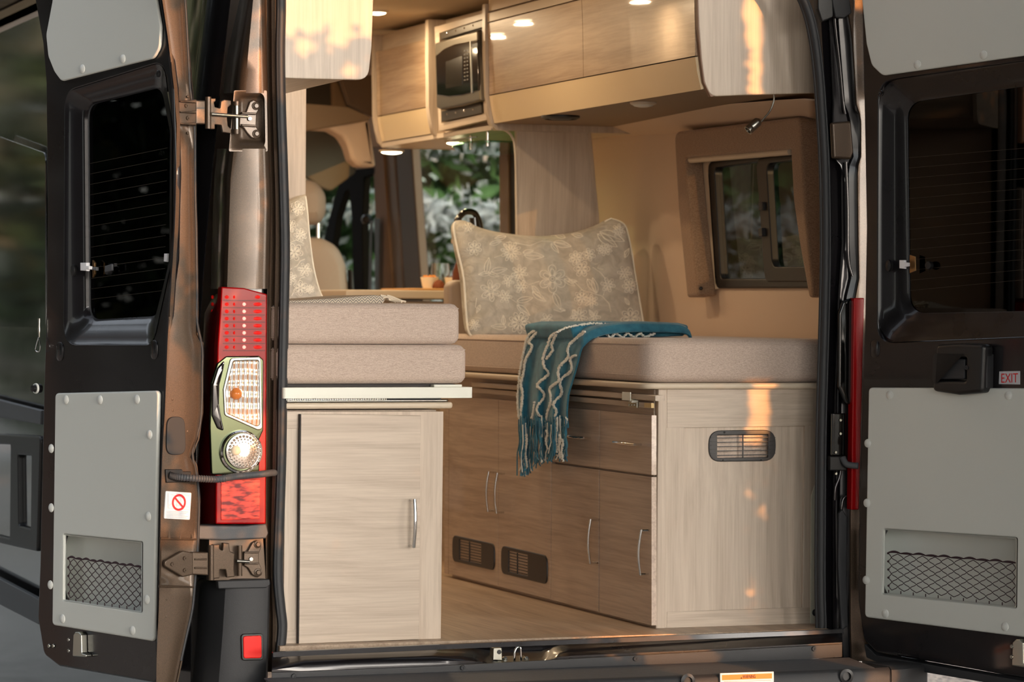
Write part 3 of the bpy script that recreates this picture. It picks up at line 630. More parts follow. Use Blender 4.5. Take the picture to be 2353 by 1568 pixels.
# corrugated cable sleeve
slab('cable_socket', EP, [(381, 1079), (419, 1079), (421, 1084), (440, 1084), (440, 1108), (383, 1110)], M['black'], dl, d=(.006, -.004), r=.003, b=.002)
pth = smooth_path([EP.w(387, 1092, .004), EP.w(400, 1096, .014), HP.w(440, 1098, .05), HP.w(480, 1099, .06), YP(-.08).w(545, 1095), YP(-.08).w(600, 1090), YP(-.06).w(624, 1087), YP(-.02).w(630, 1087)], 24)
tube('cable_sleeve', pth, [.0088+(.0011 if k % 3 == 0 else -.0007)*(1 if k < 84 else .3) for k in range(len(pth))], M['plast_g'], van, 14)

# --- fittings on the left door
def wlatch(d, pl, x, y, wx, depth):
    m = MB(); v, f = lathe_vf([(.008, 0), (.010, .006), (.009, .012), (0, .014)], pl.w(x, y, 0), pl.n, 20); c = pl.w(x, y, 0)
    v = [c+(q-c)+pl.v*((q-c).dot(pl.v)*.7) for q in v]; m.add(v, f); m.build('latch_knob', M['black'], d)
slab('window_catch', DLp, [(184, 604), (198, 604), (198, 611), (204, 612), (204, 619), (198, 620), (198, 623), (184, 622)], M['sticker'], dl, d=(.012, .0), b=.002)
wlatch(dl, DLp, 175, 622, 0, 0)
slab('catch_arm', DLp.off(-.01), [(203, 613), (220, 614), (220, 622), (203, 620)], M['plast_g'], dl, d=(.010, .0), b=.002)
slab('catch_plate', DLp.off(-.026), [(212, 598), (217, 604), (217, 630), (212, 638)], plain('bronze_catch', (120, 92, 60), .3, .8), dl, d=(.006, 0), b=.001)
lathe('latch_knob', [(.011, 0), (.012, .006), (.010, .012), (0, .013)], DLp.w(233, 622, -.028), DLp.n, M['black'], dl)
slab('catch_lever', DLp.off(-.02), [(240, 612), (257, 606), (257, 622), (240, 626)], M['plast_g'], dl, d=(.006, 0), r=.003, b=.002)
slab('white_tab', DLp.off(-.02), [(377, 583), (384, 583), (383, 602), (376, 601)], M['sticker'], dl, d=(.006, 0), b=.001)
for x, y in ((137, 808), (354, 804)):
    ringloft('round_dimple', DLp, [(([(x-8, y-22), (x+8, y-22), (x+8, y+22), (x-8, y+22)]), .001, .02), (([(x-6, y-18), (x+6, y-18), (x+6, y+18), (x-6, y+18)]), -.0 if False else .003, .02)], M['paint_shaded'], dl, cap=True)
lathe('round_dimple', [(.009, 0), (.009, .003), (.006, .004), (0, .002)], DLp.w(365, 170, 0), DLp.n, M['paint_shaded'], dl)
lathe('rubber_stop', [(.012, -.01), (.013, .006), (.009, .010), (.009, .016), (0, .017)], DLp.w(86, 893, .0), DLp.n, M['black'], dl)
lathe('stop_ring', [(.0135, .002), (.0145, .004), (.0135, .008)], DLp.w(86, 893, .0), DLp.n, M['cap'], dl)
slab('lock_striker', DLp, [(168, 1460), (172, 1453), (180, 1453), (186, 1460), (187, 1502), (197, 1505), (197, 1511), (166, 1509)], M['zinc'], dl, d=(.020, .0), r=.004, b=.003)
for y in (1470, 1495): screw(dl, DLp.w(173, y, .02), DLp.n, .005, 'steel')
for x in (114, 124): screw(dl, DLp.w(x, 1485, .001), DLp.n, .0055, 'zinc')
rc_ = [DLp.w(99, y, .012) for y in (732, 745, 757, 768, 776)]
tube('clip_strap', rc_, [.004, .003, .0045, .003, .002], M['steel'], dl)
hk = [DLp.w(x, y, .014) for x, y in ((99, 776), (96, 786), (93, 798), (92, 805), (96, 809), (101, 807), (103, 798), (102, 788), (99, 778))]
tube('snap_hook', smooth_path(hk, 4), .0016, M['chrome'], dl, 8)

# --- fittings on the right door
P = DRp
lh = slab('latch_housing', P, [(2150, 793), (2205, 789), (2261, 792), (2256, 903), (2200, 908), (2141, 899)], M['black'], dr, d=(.045, .0), r=.014, b=.010, holes=[[(2150, 820), (2219, 822), (2218, 876), (2149, 875)]], hr=.006)
slab('latch_paddle', P, [(2152, 824), (2217, 825), (2216, 872), (2151, 872)], M['plast'], dr, d=(.036, .0), r=.006, b=.004)
lathe('lock_hole', [(.006, 0), (.006, .002), (.004, .002), (.003, -.002), (0, -.002)], P.w(2246, 845, .045), P.n, M['plast'], dr)
slab('latch_cover', P, [(2260, 812), (2268, 815), (2267, 892), (2258, 894)], M['plast'], dr, d=(.03, .0), r=.003, b=.003)
slab('exit_sticker', P, [(2296, 854), (2344, 853), (2344, 884), (2295, 883)], plain('exit_sticker_white', (196, 196, 202), .4), dr, d=(.0008, .0), r=.001, b=.0002)
def text(name, s, pl, q, mat, parent, ext=.0004, d=.001, bold=0, shear=0):
    """lettering fitted into the quad q = top-left, top-right, bottom-left"""
    cu = bpy.data.curves.new(name, 'FONT'); cu.body = s; cu.size = 1; cu.extrude = ext*20; cu.offset = bold; cu.shear = shear
    t = bpy.data.objects.new('tmp', cu); COL.objects.link(t); bpy.context.view_layer.update()
    me = bpy.data.meshes.new_from_object(t.evaluated_get(bpy.context.evaluated_depsgraph_get())); bpy.data.objects.remove(t); bpy.data.curves.remove(cu)
    xs = [v.co.x for v in me.vertices]; ys = [v.co.y for v in me.vertices]; x0, x1, y0, y1 = min(xs), max(xs), min(ys), max(ys)
    pp = pl.off(d); TL, TR, BL = [V((*pp.px(*c), 0)) for c in q]; og = org(parent)
    for v in me.vertices:
        a = (v.co.x-x0)/(x1-x0); b = (v.co.y-y0)/(y1-y0); c = BL+(TR-TL)*a+(TL-BL)*b; z = ext if v.co.z > 0 else 0
        v.co = pp.at(c.x, c.y, z)-og
    me.materials.clear(); return link(name, me, mat, parent, og)
text('exit_lettering', 'EXIT', P, [(2301, 859), (2339, 858), (2301, 880)], M['red_ink'], dr)
wlatch(dr, P, 2047, 611, 0, 0)
slab('window_catch', P, [(2066, 598), (2078, 598), (2078, 603), (2086, 604), (2086, 612), (2078, 614), (2078, 618), (2066, 617)], M['sticker'], dr, d=(.010, .0), b=.002)
slab('catch_plate', P.off(-.02), [(2090, 586), (2103, 590), (2104, 622), (2090, 628)], plain('brass_catch', (150, 116, 76), .3, .8), dr, d=(.004, 0), b=.001)
lathe('latch_knob', [(.011, 0), (.012, .006), (.010, .012), (0, .013)], P.w(2122, 610, -.03), P.n, M['black'], dr)
for x, y in ((2010, 802),): ringloft('round_dimple', P, [([(x-11, y-20), (x+11, y-20), (x+11, y+20), (x-11, y+20)], .0008, .02), ([(x-8, y-15), (x+8, y-15), (x+8, y+15), (x-8, y+15)], .003, .02)], M['paint_shaded'], dr, cap=True)
lathe('round_dimple', [(.009, 0), (.009, .003), (.006, .004), (0, .001)], P.w(2025, 214, 0), P.n, M['paint_shaded'], dr)
slab('lock_striker', P, [(2326, 1478), (2334, 1470), (2344, 1470), (2351, 1478), (2352, 1526), (2362, 1530), (2362, 1536), (2324, 1530)], M['zinc'], dr, d=(.022, .0), r=.004, b=.003)
for y in (1485, 1509): screw(dr, P.w(2337, y, .022), P.n, .0055, 'steel')
slab('bottom_seal', P, [(1984, 1478), (2012, 1506), (2480, 1588), (2482, 1606), (2030, 1530), (1990, 1512)], M['rubber'], dr, d=(-.004, -.05), r=.004, b=.003)
slab('outer_skin', P.off(-.085), [(1976, -220), (2560, -280), (2560, 1600), (1990, 1490)], M['paint_shaded'], dr, d=(0, -.003), r=.02, b=.001, holes=[[(2090, 215), (2500, 160), (2500, 730), (2094, 735)]], hr=.05)

# ================================================================== right rear pillar and its jamb
tabR = [(-220, 1880, 1890, 1915, 1930, 1962), (0, 1884, 1902, 1920, 1943, 1974), (90, 1889, 1908, 1926, 1957, 1979), (240, 1898, 1914, 1938, 1966, 1984), (270, 1900, 1912, 1950, 1976, 1986), (365, 1904, 1912, 1958, 1976, 1988), (385, 1905, 1934, 1946, 1968, 1990), (560, 1908, 1936, 1948, 1970, 1990), (640, 1906, 1930, 1952, 1972, 1990), (690, 1904, 1926, 1940, 1962, 1988), (900, 1900, 1918, 1930, 1958, 1978), (1180, 1897, 1914, 1926, 1952, 1974), (1440, 1897, 1915, 1930, 1952, 1976), (1520, 1895, 1915, 1935, 1955, 1985)]
rows = []
for i in range(88):
    py = -220+1740*i/87; a, b, c, d_, e = interp(tabR, py)
    rows.append([onY(a-14, py, .06), onY(a-8, py, .03), onY(a, py, .014), onY(a+3, py, .018), onY(b-3, py, .03), onY(b, py, .016), onY(b+3, py, .012), onY((b+c)/2, py, .014), onY(c-3, py, .012), onY(c, py, .02), onY(c+4, py, .036), onY(d_-4, py, .03), onY(d_, py, -.008), onY(d_+3, py, -.014), onY(e, py, -.014), onY(e+18, py, -.012), onY(e+60, py, .02)])
sheet('jamb', [r[:13] for r in rows], M['paint_shaded'], van, .003)
sheet('pillar', [r[12:] for r in rows], M['paint'], van, .003)
M['gloss_paint'] = plain('glossy_dark_fold', (52, 48, 50), .15, .4, coat=1)
for q in ([(1914, -60), (1919, 48), (1930, 150), (1938, 238), (1942, 262)], [(1942, -60), (1950, 30), (1962, 126), (1966, 244), (1978, 270), (1980, 360), (1973, 388), (1975, 560), (1976, 676)], [(1944, 372), (1948, 480), (1949, 593), (1958, 634)], [(1936, 980), (1932, 1080), (1920, 1120), (1918, 1150)], [(1944, 1140), (1934, 1165), (1932, 1300), (1930, 1440)]):
    tube('pressed_fold', smooth_path([onY(a, b, .006) for a, b in q], 6), .0042, M['gloss_paint'], van, 10)
slab('lamp_surround', YP(-.0), [(1928, 720), (1938, 692), (1962, 683), (1962, 930), (1944, 930), (1927, 890)], M['gloss_black'], van, d=(.016, 0), r=.012, b=.006)
slab('tail_lamp', YP(-.02), [(1962, 685), (1986, 685), (1981, 900), (1974, 1172), (1956, 1172), (1959, 930)], M['red'], van, d=(.01, -.02), r=.003, b=.003)
slab('cover_plate', YP(.0), [(1912, 0), (1948, -30), (1958, 30), (1940, 42), (1920, 40)], M['plast'], van, d=(.02, 0), r=.006, b=.004)
slab('rain_rail', YP(.0), [(1878, -60), (1912, -60), (1916, 40), (1890, 52), (1880, 20)], M['black'], van, d=(.02, 0), r=.006, b=.004)
slab('gutter_bump', YP(.0), [(1912, 282), (1956, 278), (1962, 350), (1956, 366), (1916, 364)], M['paint'], van, d=(.020, 0), r=.006, b=.006)
slab('lock_box', YP(.0), [(1913, 950), (1944, 950), (1946, 1048), (1912, 1048)], M['gloss_black'], van, d=(.012, 0), r=.004, b=.003)
slab('lock_box', YP(-.01), [(1908, 1049), (1946, 1049), (1946, 1082), (1908, 1082)], M['black'], van, d=(.02, 0), r=.003, b=.003)
for x, y in ((1931, 966), (1931, 997), (1920, 1040), (1921, 1089)): screw(van, onY(x, y, -.014), V((0, -1, 0)), .004, 'zinc')
tube('door_stay', smooth_path([onY(1936, 1052, -.03), onY(1944, 1066, -.04), onY(1958, 1070, -.05), onY(1972, 1071, -.06)], 6), .009, M['plast_g'], van, 12)
for x, y in ((1939, 1320), (1931, 1452)): bolt(van, onY(x, y, .0), V((0, -1, 0)), .007, 'black')
slab('jamb_trim', YP(.005), [(1928, 1180), (1936, 1170), (1948, 1190), (1946, 1310), (1950, 1440), (1934, 1450), (1926, 1300)], M['plast'], van, d=(.014, 0), r=.004, b=.004)

# ================================================================== sill, latch plate, bumper
sx = [625, 700, 800, 900, 1000, 1060, 1084, 1105, 1125, 1150, 1245, 1265, 1286, 1310, 1400, 1500, 1612, 1700, 1800, 1870, 1900, 1935]
def T(tab, x): return interp(tab, x)[0]
flo = [(625, 1500), (1000, 1483), (1571, 1461), (1935, 1447)]
lip = [(625, 1530), (645, 1520), (700, 1513), (1000, 1504), (1078, 1506), (1105, 1514), (1130, 1524), (1245, 1524), (1265, 1512), (1290, 1497), (1612, 1485), (1935, 1468)]
blk = [(625, 1547), (1000, 1532), (1560, 1502), (1940, 1481)]
stp = [(625, 1568), (1000, 1545), (1560, 1517), (1940, 1494)]
rows = [[onZ(x, T(flo, x)-2, .002) for x in sx], [onZ(x, T(flo, x)-2, .002)+V((0, -.010, -.001)) for x in sx]]
rows += [[p+V((0, -.003, -.012)) for p in rows[1]]]
sheet('floor_edge_strip', rows, M['paint_shaded'], van, .003)
rows = [[onY(x, T(flo, x)+5, -.055) for x in sx], [onY(x, T(flo, x)+8+max(0, T(lip, x)-T([(625, 1517), (1000, 1504), (1935, 1468)], x))*.4, -.06) for x in sx],
        [onY(x, T(lip, x)-6, -.11) for x in sx], [onY(x, T(lip, x)-1, -.122) for x in sx], [onY(x, T(lip, x)+2, -.132) for x in sx], [onY(x, T(lip, x)+6, -.142) for x in sx], [onY(x, T(lip, x)*.5+T(blk, x)*.5+2, -.150) for x in sx], [onY(x, T(blk, x)+2, -.150) for x in sx]]
sheet('door_sill', rows, M['paint_shaded'], van, .003)
rows = [[onY(x, T(blk, x)-1, -.160) for x in sx], [onY(x, T(blk, x), -.168) for x in sx], [onY(x, T(stp, x)+1, -.170) for x in sx], [onY(x, T(stp, x)+16, -.166) for x in sx]]
sheet('sill_cover', rows, M['plast'], van, .003)
for x in (675, 1063, 1460, 1870): screw(van, onY(x, T(blk, x)*.5+T(stp, x)*.5, -.170), V((0, -1, 0)), .007, 'plast')
bp = empty('bumper', (.8, -.25, -.2)); bp.parent = van; bp.location = ORG[bp.name]-ORG[van.name]
def front(x): return .0
xs = [-.12+i*.05 for i in range(38)]
m = MB(); NR = 14
rows = []
for k in range(NR*4+1):
    y = -.165-.16*k/(NR*4); z0 = -.066-.011*k/(NR*4)+(.0012 if k % 4 in (1, 2) else 0)
    rows.append([V((x, y, z0)) for x in (-.08, .4, .9, 1.3, 1.58)])
sheet('ribbed_step', rows, M['plast_g'], bp, .003)
rows = []
for y, z in ((-.325, -.077), (-.333, -.079), (-.340, -.086), (-.343, -.105), (-.345, -.18), (-.34, -.29), (-.30, -.37), (-.2, -.39)):
    rows.append([V((-.08, y+.03, z)), V((.0, y, z)), V((.4, y, z)), V((.9, y, z)), V((1.3, y, z)), V((1.56, y, z)), V((1.62, y+.01, z)), V((1.66, y+.06, z))])
sheet('bumper_face', rows, M['plast'], bp, .004)
rows = []
for z in (-.08, -.086, -.105, -.18, -.29, -.37):
    k = 0 if z < -.083 else .01
    rows.append([V((1.63, -.32+k, z)), V((1.67, -.315+k, z)), V((1.76, -.27+k, z)), V((1.82, -.16+k, z)), V((1.84, .1, z)), V((1.85, .3, z))])
rows.insert(0, [V((q.x-.02, q.y+.1, -.08)) for q in rows[0]])
sheet('bumper_end', rows, M['plast'], bp, .004)
FP = YP(-.345)
for x, y in ((1580, 1566), (1945, 1555)): lathe('bumper_bolt', [(.020, 0), (.020, .004), (.012, .006), (.011, -.002), (0, -.002)], FP.w(x, y, -.002), FP.n, M['black'], bp, 24)
slab('warning_label', FP, [(1655, 1548), (1778, 1544), (1779, 1620), (1656, 1624)], M['sticker'], bp, d=(.003, -.002), r=.001, b=.0004)
slab('label_band', FP, [(1659, 1552), (1774, 1548), (1774, 1560), (1659, 1564)], M['orange_ink'], bp, d=(.0036, .0), b=.0002)
text('label_lettering', 'WARNING', FP, [(1706, 1552), (1736, 1551), (1706, 1560)], M['black_ink'], bp, d=.0038, bold=.01)
mk('label_triangle', [FP.w(1700, 1560, .0038), FP.w(1704, 1560, .0038), FP.w(1702, 1555.5, .0038), FP.w(1700, 1560, .0042), FP.w(1704, 1560, .0042), FP.w(1702, 1555.5, .0042)], [(0, 1, 2), (5, 4, 3), (0, 3, 4, 1), (1, 4, 5, 2), (2, 5, 3, 0)], M['black_ink'], bp)
m = MB()
for k in range(6): v, f = bar_vf(FP.w(1662, 1567+k*5, .0034), FP.w(1770-(k % 3)*5, 1563.5+k*5, .0034), .0012, FP, .0002); m.add(v, f)
m.build('fine_print', M['grey_ink'], bp, False)
# latch striker in the sill recess
ls = empty('sill_striker', onY(1170, 1510, -.10)); ls.parent = van; ls.location = ORG[ls.name]-ORG[van.name]
LPn = YP(-.115)
slab('guide_block', LPn, [(1134, 1490), (1153, 1489), (1154, 1518), (1133, 1518)], M['zinc'], ls, d=(0, -.03), r=.002, b=.002)
lathe('guide_hole', [(.006, 0), (.006, .001), (0, .001)], LPn.w(1147, 1499, 0), LPn.n, M['black'], ls)
v0 = [LPn.w(1182, 1517), LPn.w(1183, 1500), LPn.w(1187, 1490), LPn.w(1192, 1488), LPn.w(1196, 1492), LPn.w(1197, 1519)]
tube('striker_loop', smooth_path(v0, 5), .0035, M['chrome'], ls)
slab('base_plate', Plane(LPn.w(1185, 1520), (1, 0, 0), (0, 1, .35)), [(-.055, -.012), (.035, -.012), (.035, .03), (-.055, .03)], M['steel'], ls, d=(.002, -.003), r=.004, b=.001, px=False)
for x in (1161, 1210): bolt(ls, LPn.w(x, 1516, -.004), V((0, -.7, .7)), .0055, 'steel')

# ================================================================== cabin shell (setting)
def struct(o): return tag(o, kind='structure')
fl = slab('floor', Plane((0, 0, 0), (1, 0, 0), (0, 1, 0), face=V((0, 0, 99))), [(.0, -.028), (1.585, -.028), (1.585, .10), (1.80, .10), (1.80, 5.6), (-.05, 5.6), (-.05, .10), (.0, .10)], M['floor'], None, d=(0, -.03), b=.001, px=False); struct(fl)
struct(box('ceiling', (-.06, -.02, 1.92), (1.86, 5.6, 1.98), M['ceil'], b=0))
struct(box('wall_left', (-.06, .08, -.03), (-.02, 5.0, 1.95), M['wall'], b=0))
struct(box('wall_front', (-.06, 5.6, -.03), (1.86, 5.66, .95), M['wall'], b=0))
WX = 1.775; WP = XP(WX)
yz = lambda y, z: ((V((WX, y, z))-WP.p).dot(WP.u), (V((WX, y, z))-WP.p).dot(WP.v))
win1 = [(1624, 372), (1884, 336), (1884, 662), (1643, 663)]
slide = [(938, 322), (1147, 316), (1150, 700), (962, 700)]
cabw = [(700, 400), (866, 386), (873, 700), (700, 700)]
wl = [yz(.04, -.03), yz(7.2, -.03), yz(7.2, 1.95), yz(.04, 1.95)]
def hole(q, r): return rpoly([WP.px(*p) for p in q], r)
me = slab_me('wall_right', [[V(p) for p in wl], hole(win1, .03), hole(slide, .05), hole(cabw, .02)], 0, -.02, .001)
place(me, WP, V((0, 0, 0))); me.materials.clear(); o = link('wall_right', me, M['wall'], None, (0, 0, 0)); struct(o)
# soft ridge of the wall lining over the window
o = sheet('trim_1', [[onX(x, y, xx) for x, y in ((1372, y0), (1500, y0-9), (1700, y0-24), (1888, y0-40))] for y0, xx in ((262, WX-.20), (275, WX-.16), (288, WX-.11), (300, WX-.07), (314, WX-.02), (320, WX))], M['wall'], None, .004, 1); struct(o)
# partitions
PLY = 1.40; xa = onY(703, 400, PLY).x
o = box('wall_washroom', (-.02, PLY, 0), (xa, 2.5, 1.92), M['wood_z'], b=.003); struct(o)
PY = 1.90
o = slab('wall_kitchen', YP(PY), [(1187, 262), (1352, 256), (1358, 300), (1366, 380), (1376, 500), (1384, 640), (1384, 860), (1196, 860), (1189, 600), (1187, 420)], M['wood_z'], d=(0, -.02), b=.002); struct(o)
slab('edge_band', YP(PY), [(1345, 262), (1353, 262), (1377, 500), (1384, 700), (1376, 700), (1368, 500)], M['wood_z'], o, d=(.004, -.01), b=.001)
tube('edge_band', smooth_path([onY(x, y, PY-.004) for x, y in ((1128, 292), (1148, 295), (1166, 303), (1177, 316), (1183, 340), (1186, 420), (1188, 560))], 5), .004, M['trim'], o, 8)

# ================================================================== left side: cabinet, table leaf, cushions
def bow(name, a, b, out, parent, r=.0042, mat='chrome'):
    a, b = V(a), V(b); out = V(out); m = MB(); d = (b-a)
    pts = [a+d*(k/14)+out*(.78+.22*math.sin(PI*k/14)) for k in range(15)]
    v, f = tube_vf(pts, r, 10); m.add(v, f)
    for p in (a+d*.02, b-d*.02): v, f = tube_vf([p, p+out*.80], r*.8, 8); m.add(v, f)
    return m.build(name, M[mat], parent)
lc = empty('storage_cabinet', (.15, .35, 0), 'pale laminate cabinet with one large door and bow handle under two stacked mattresses', 'cabinet')
box('carcass', (.0, .055, 0), (.455, 1.39, .615), M['wood_y'], lc)
LF = YP(.035)
slab('face_frame', LF, [(632, 946), (1019, 946), (1013, 1474), (632, 1493)], M['wood_z'], lc, d=(0, -.02), b=.001, holes=[[(636, 986), (656, 986), (651, 1448), (636, 1449)]])
slab('side_panel', LF, [(633, 980), (660, 980), (656, 1455), (633, 1456)], M['wood_z'], lc, d=(-.012, -.02), b=.0005)
slab('bottom_rail', LF, [(632, 1449), (688, 1447), (687, 1484), (632, 1490)], M['wood_x'], lc, d=(.002, -.01), b=.0005)
slab('top_rail', LF, [(632, 946), (691, 946), (691, 985), (632, 985)], M['wood_x'], lc, d=(.002, -.01), b=.0005)
dd = slab('door', LF, [(692, 952), (967, 955), (963, 1470), (687, 1480)], M['wood_x'], lc, d=(.018, .0), b=.0012)
slab('door_edge', LF, [(689, 952), (692.5, 952), (687.5, 1481), (684.5, 1481)], M['edge_dark'], lc, d=(.016, .0), b=.0005)
bow('handle', YP(.017).w(943, 1147), YP(.017).w(941, 1257), (0.004, -.032, 0), dd, .0052)
bow('handle', (.456, .30, onX(1014, 1140, .456).z), (.456, .30, onX(1014, 1247, .456).z), (.030, 0, 0), lc, .0038)
for i in range(2): slab('screw_pad', XP(.47), [(0, 0)]*0, M['steel'], lc) if False else None
pl = lambda z: Plane((0, 0, z), (1, 0, 0), (0, 1, 0), face=V((0, 0, 99)))
def plan(name, pts, z0, z1, mat, parent, r=0, b=.003, **k): return slab(name, pl(z1), pts, mat, parent, d=(0, z0-z1), r=r, b=b, px=False, **k)
plan('counter_edge', [(.004, .0), (.487, .0), (.487, 1.38), (.004, 1.38)], .619, .636, M['trim'], lc, r=.018, b=.006)
plan('counter_top', [(.004, .012), (.478, .012), (.478, 1.38), (.004, 1.38)], .637, .6425, M['steel'], lc, r=.014, b=.002)
tlf = empty('table_leaf', (.2, .2, .645), 'white slide-out table leaf sandwiched between left cabinet and mattresses', 'table')
plan('leaf', [(.006, -.022), (.533, -.022), (.533, .62), (.006, .62)], .6475, .6765, M['white'], tlf, r=.01, b=.001)
m = MB()
for k in range(58): v, f = box_vf((.02+k*.0048, -.004, .6425), (.0225+k*.0048, .01, .6475)); m.add(v, f)
m.build('rail_teeth', M['steel'], tlf, False)['kind'] = 'stuff'
box('slide_rail', (.02, .0, .643), (.45, .2, .6472), M['black'], tlf, b=.0005)
plan('end_stop', [(.43, .0), (.51, .0), (.51, .05), (.43, .05)], .6765, .683, M['white'], tlf, r=.004, b=.001)
box('gap_shade_strip', (.0, .03, .6766), (.50, 1.38, .6845), M['edge_dark'], tlf, b=.001)  # dark strip drawn for the shaded gap under the mattress
def cushion(name, pts, z0, z1, mat, r, b, label, cat, seam=True, group=None, front_y=None):
    e = empty(name, (sum(p[0] for p in pts)/len(pts), sum(p[1] for p in pts)/len(pts), z0), label, cat, group)
    o = plan('body', pts, z0, z1, mat, e, r=r, b=b); 
    if seam:
        P = rpoly(pts, r, 8); m = MB()
        for z in (z0+b*.75, z1-b*.6):
            q = [V((p[0], p[1], z)) for p in dedupe(P)]; c = V((e.location.x, e.location.y, z)); q = [p+(c-p).normalized()*(b*.12-.0004) for p in q]
            v, f = tube_vf(q, .0016, 6, closed=True); m.add(v, f)
        m.build('seam', mat, e)
    return e
cushion('mattress_cushion', [(-.012, .0), (.527, .0), (.527, 1.38), (-.012, 1.38)], .6855, .789, M['fab'], .035, .022, 'lower greige mattress of the stack above the white table leaf', 'mattress')
cushion('mattress_cushion', [(-.012, .005), (.508, .005), (.508, 1.38), (-.012, 1.38)], .7905, .899, M['fab'], .03, .022, 'upper greige mattress of the stack, knitted throw lying on it', 'mattress')

# herringbone throw with fringe
def herring():
    m, t, p = newmat('herringbone_knit'); L = t.links; N = t.nodes.new; tc = N('ShaderNodeTexCoord'); sp = N('ShaderNodeSeparateXYZ'); L.new(tc.outputs['Object'], sp.inputs[0])
    def mth(op, a, b=None):
        n = N('ShaderNodeMath'); n.operation = op
        for i, q in enumerate((a, b)):
            if q is None: continue
            if isinstance(q, (int, float)): n.inputs[i].default_value = q
            else: L.new(q, n.inputs[i])
        return n.outputs[0]
    tri = mth('PINGPONG', mth('MULTIPLY', sp.outputs[0], 60), .5); ph = mth('ADD', mth('MULTIPLY', sp.outputs[2], 130), mth('MULTIPLY', tri, 2.4)); ph = mth('ADD', ph, mth('MULTIPLY', sp.outputs[1], 100))
    s = mth('PINGPONG', ph, .5); r = N('ShaderNodeValToRGB'); e = r.color_ramp.elements; e[0].position = .2; e[0].color = srgb((132, 126, 118)); e[1].position = .32; e[1].color = srgb((214, 200, 180)); L.new(s, r.inputs[0]); L.new(r.outputs[0], p.inputs['Base Color']); p.inputs['Roughness'].default_value = .95; return m
th = empty('knitted_throw', (.2, .4, .9), 'grey and cream herringbone throw with cream fringe on the mattress stack', 'blanket')
q0 = [(560, 701), (560, 692), (690, 690), (760, 686), (820, 681), (862, 678), (880, 681), (886, 690), (880, 699), (800, 701)]
slab('throw', YP(.18), q0, herring(), th, d=(0, -.40), r=.008, b=.006)
m = MB(); random.seed(5)
for k in range(46):
    y = .19+.36*random.random(); a = onY(878, 686+8*random.random(), y) if y < .3 else onY(878, 690, .3)+V((.02, y-.3, 0)); z = .905
    pts = [V((a.x-.005, y, z+.012*random.random()+.004)), V((a.x+.012, y+.01*random.uniform(-1, 1), z+.012)), V((a.x+.028, y+.02*random.uniform(-1, 1), z+.004)), V((a.x+.036+.02*random.random(), y+.02*random.uniform(-1, 1), z-.001))]
    v, f = tube_vf(smooth_path(pts, 4), .0032, 6); m.add(v, f)
m.build('fringe', plain('cream_yarn', (232, 218, 196), .9), th)['kind'] = 'stuff'

# ------------------------------------------------------------------ floral pillows
def quiltmat():
    m, t, p = newmat('grey_quilted_cotton'); L = t.links; N = t.nodes.new; tc = N('ShaderNodeTexCoord')
    n = N('ShaderNodeTexNoise'); n.inputs['Scale'].default_value = 24; n.inputs['Detail'].default_value = 5; n.inputs['Distortion'].default_value = 1.5; L.new(tc.outputs['Object'], n.inputs['Vector'])
    r = N('ShaderNodeValToRGB'); e = r.color_ramp.elements; e[0].position = .35; e[0].color = srgb((176, 170, 158)); e[1].position = .65; e[1].color = srgb((200, 194, 182)); L.new(n.outputs[0], r.inputs[0]); L.new(r.outputs[0], p.inputs['Base Color'])
    b = N('ShaderNodeBump'); b.inputs['Strength'].default_value = .7; b.inputs['Distance'].default_value = .006; L.new(n.outputs[0], b.inputs['Height']); L.new(b.outputs[0], p.inputs['Normal']); p.inputs['Roughness'].default_value = .9; return m
M['quilt'] = quiltmat(); M['stitch'] = plain('cream_stitching', (240, 234, 220), .85)
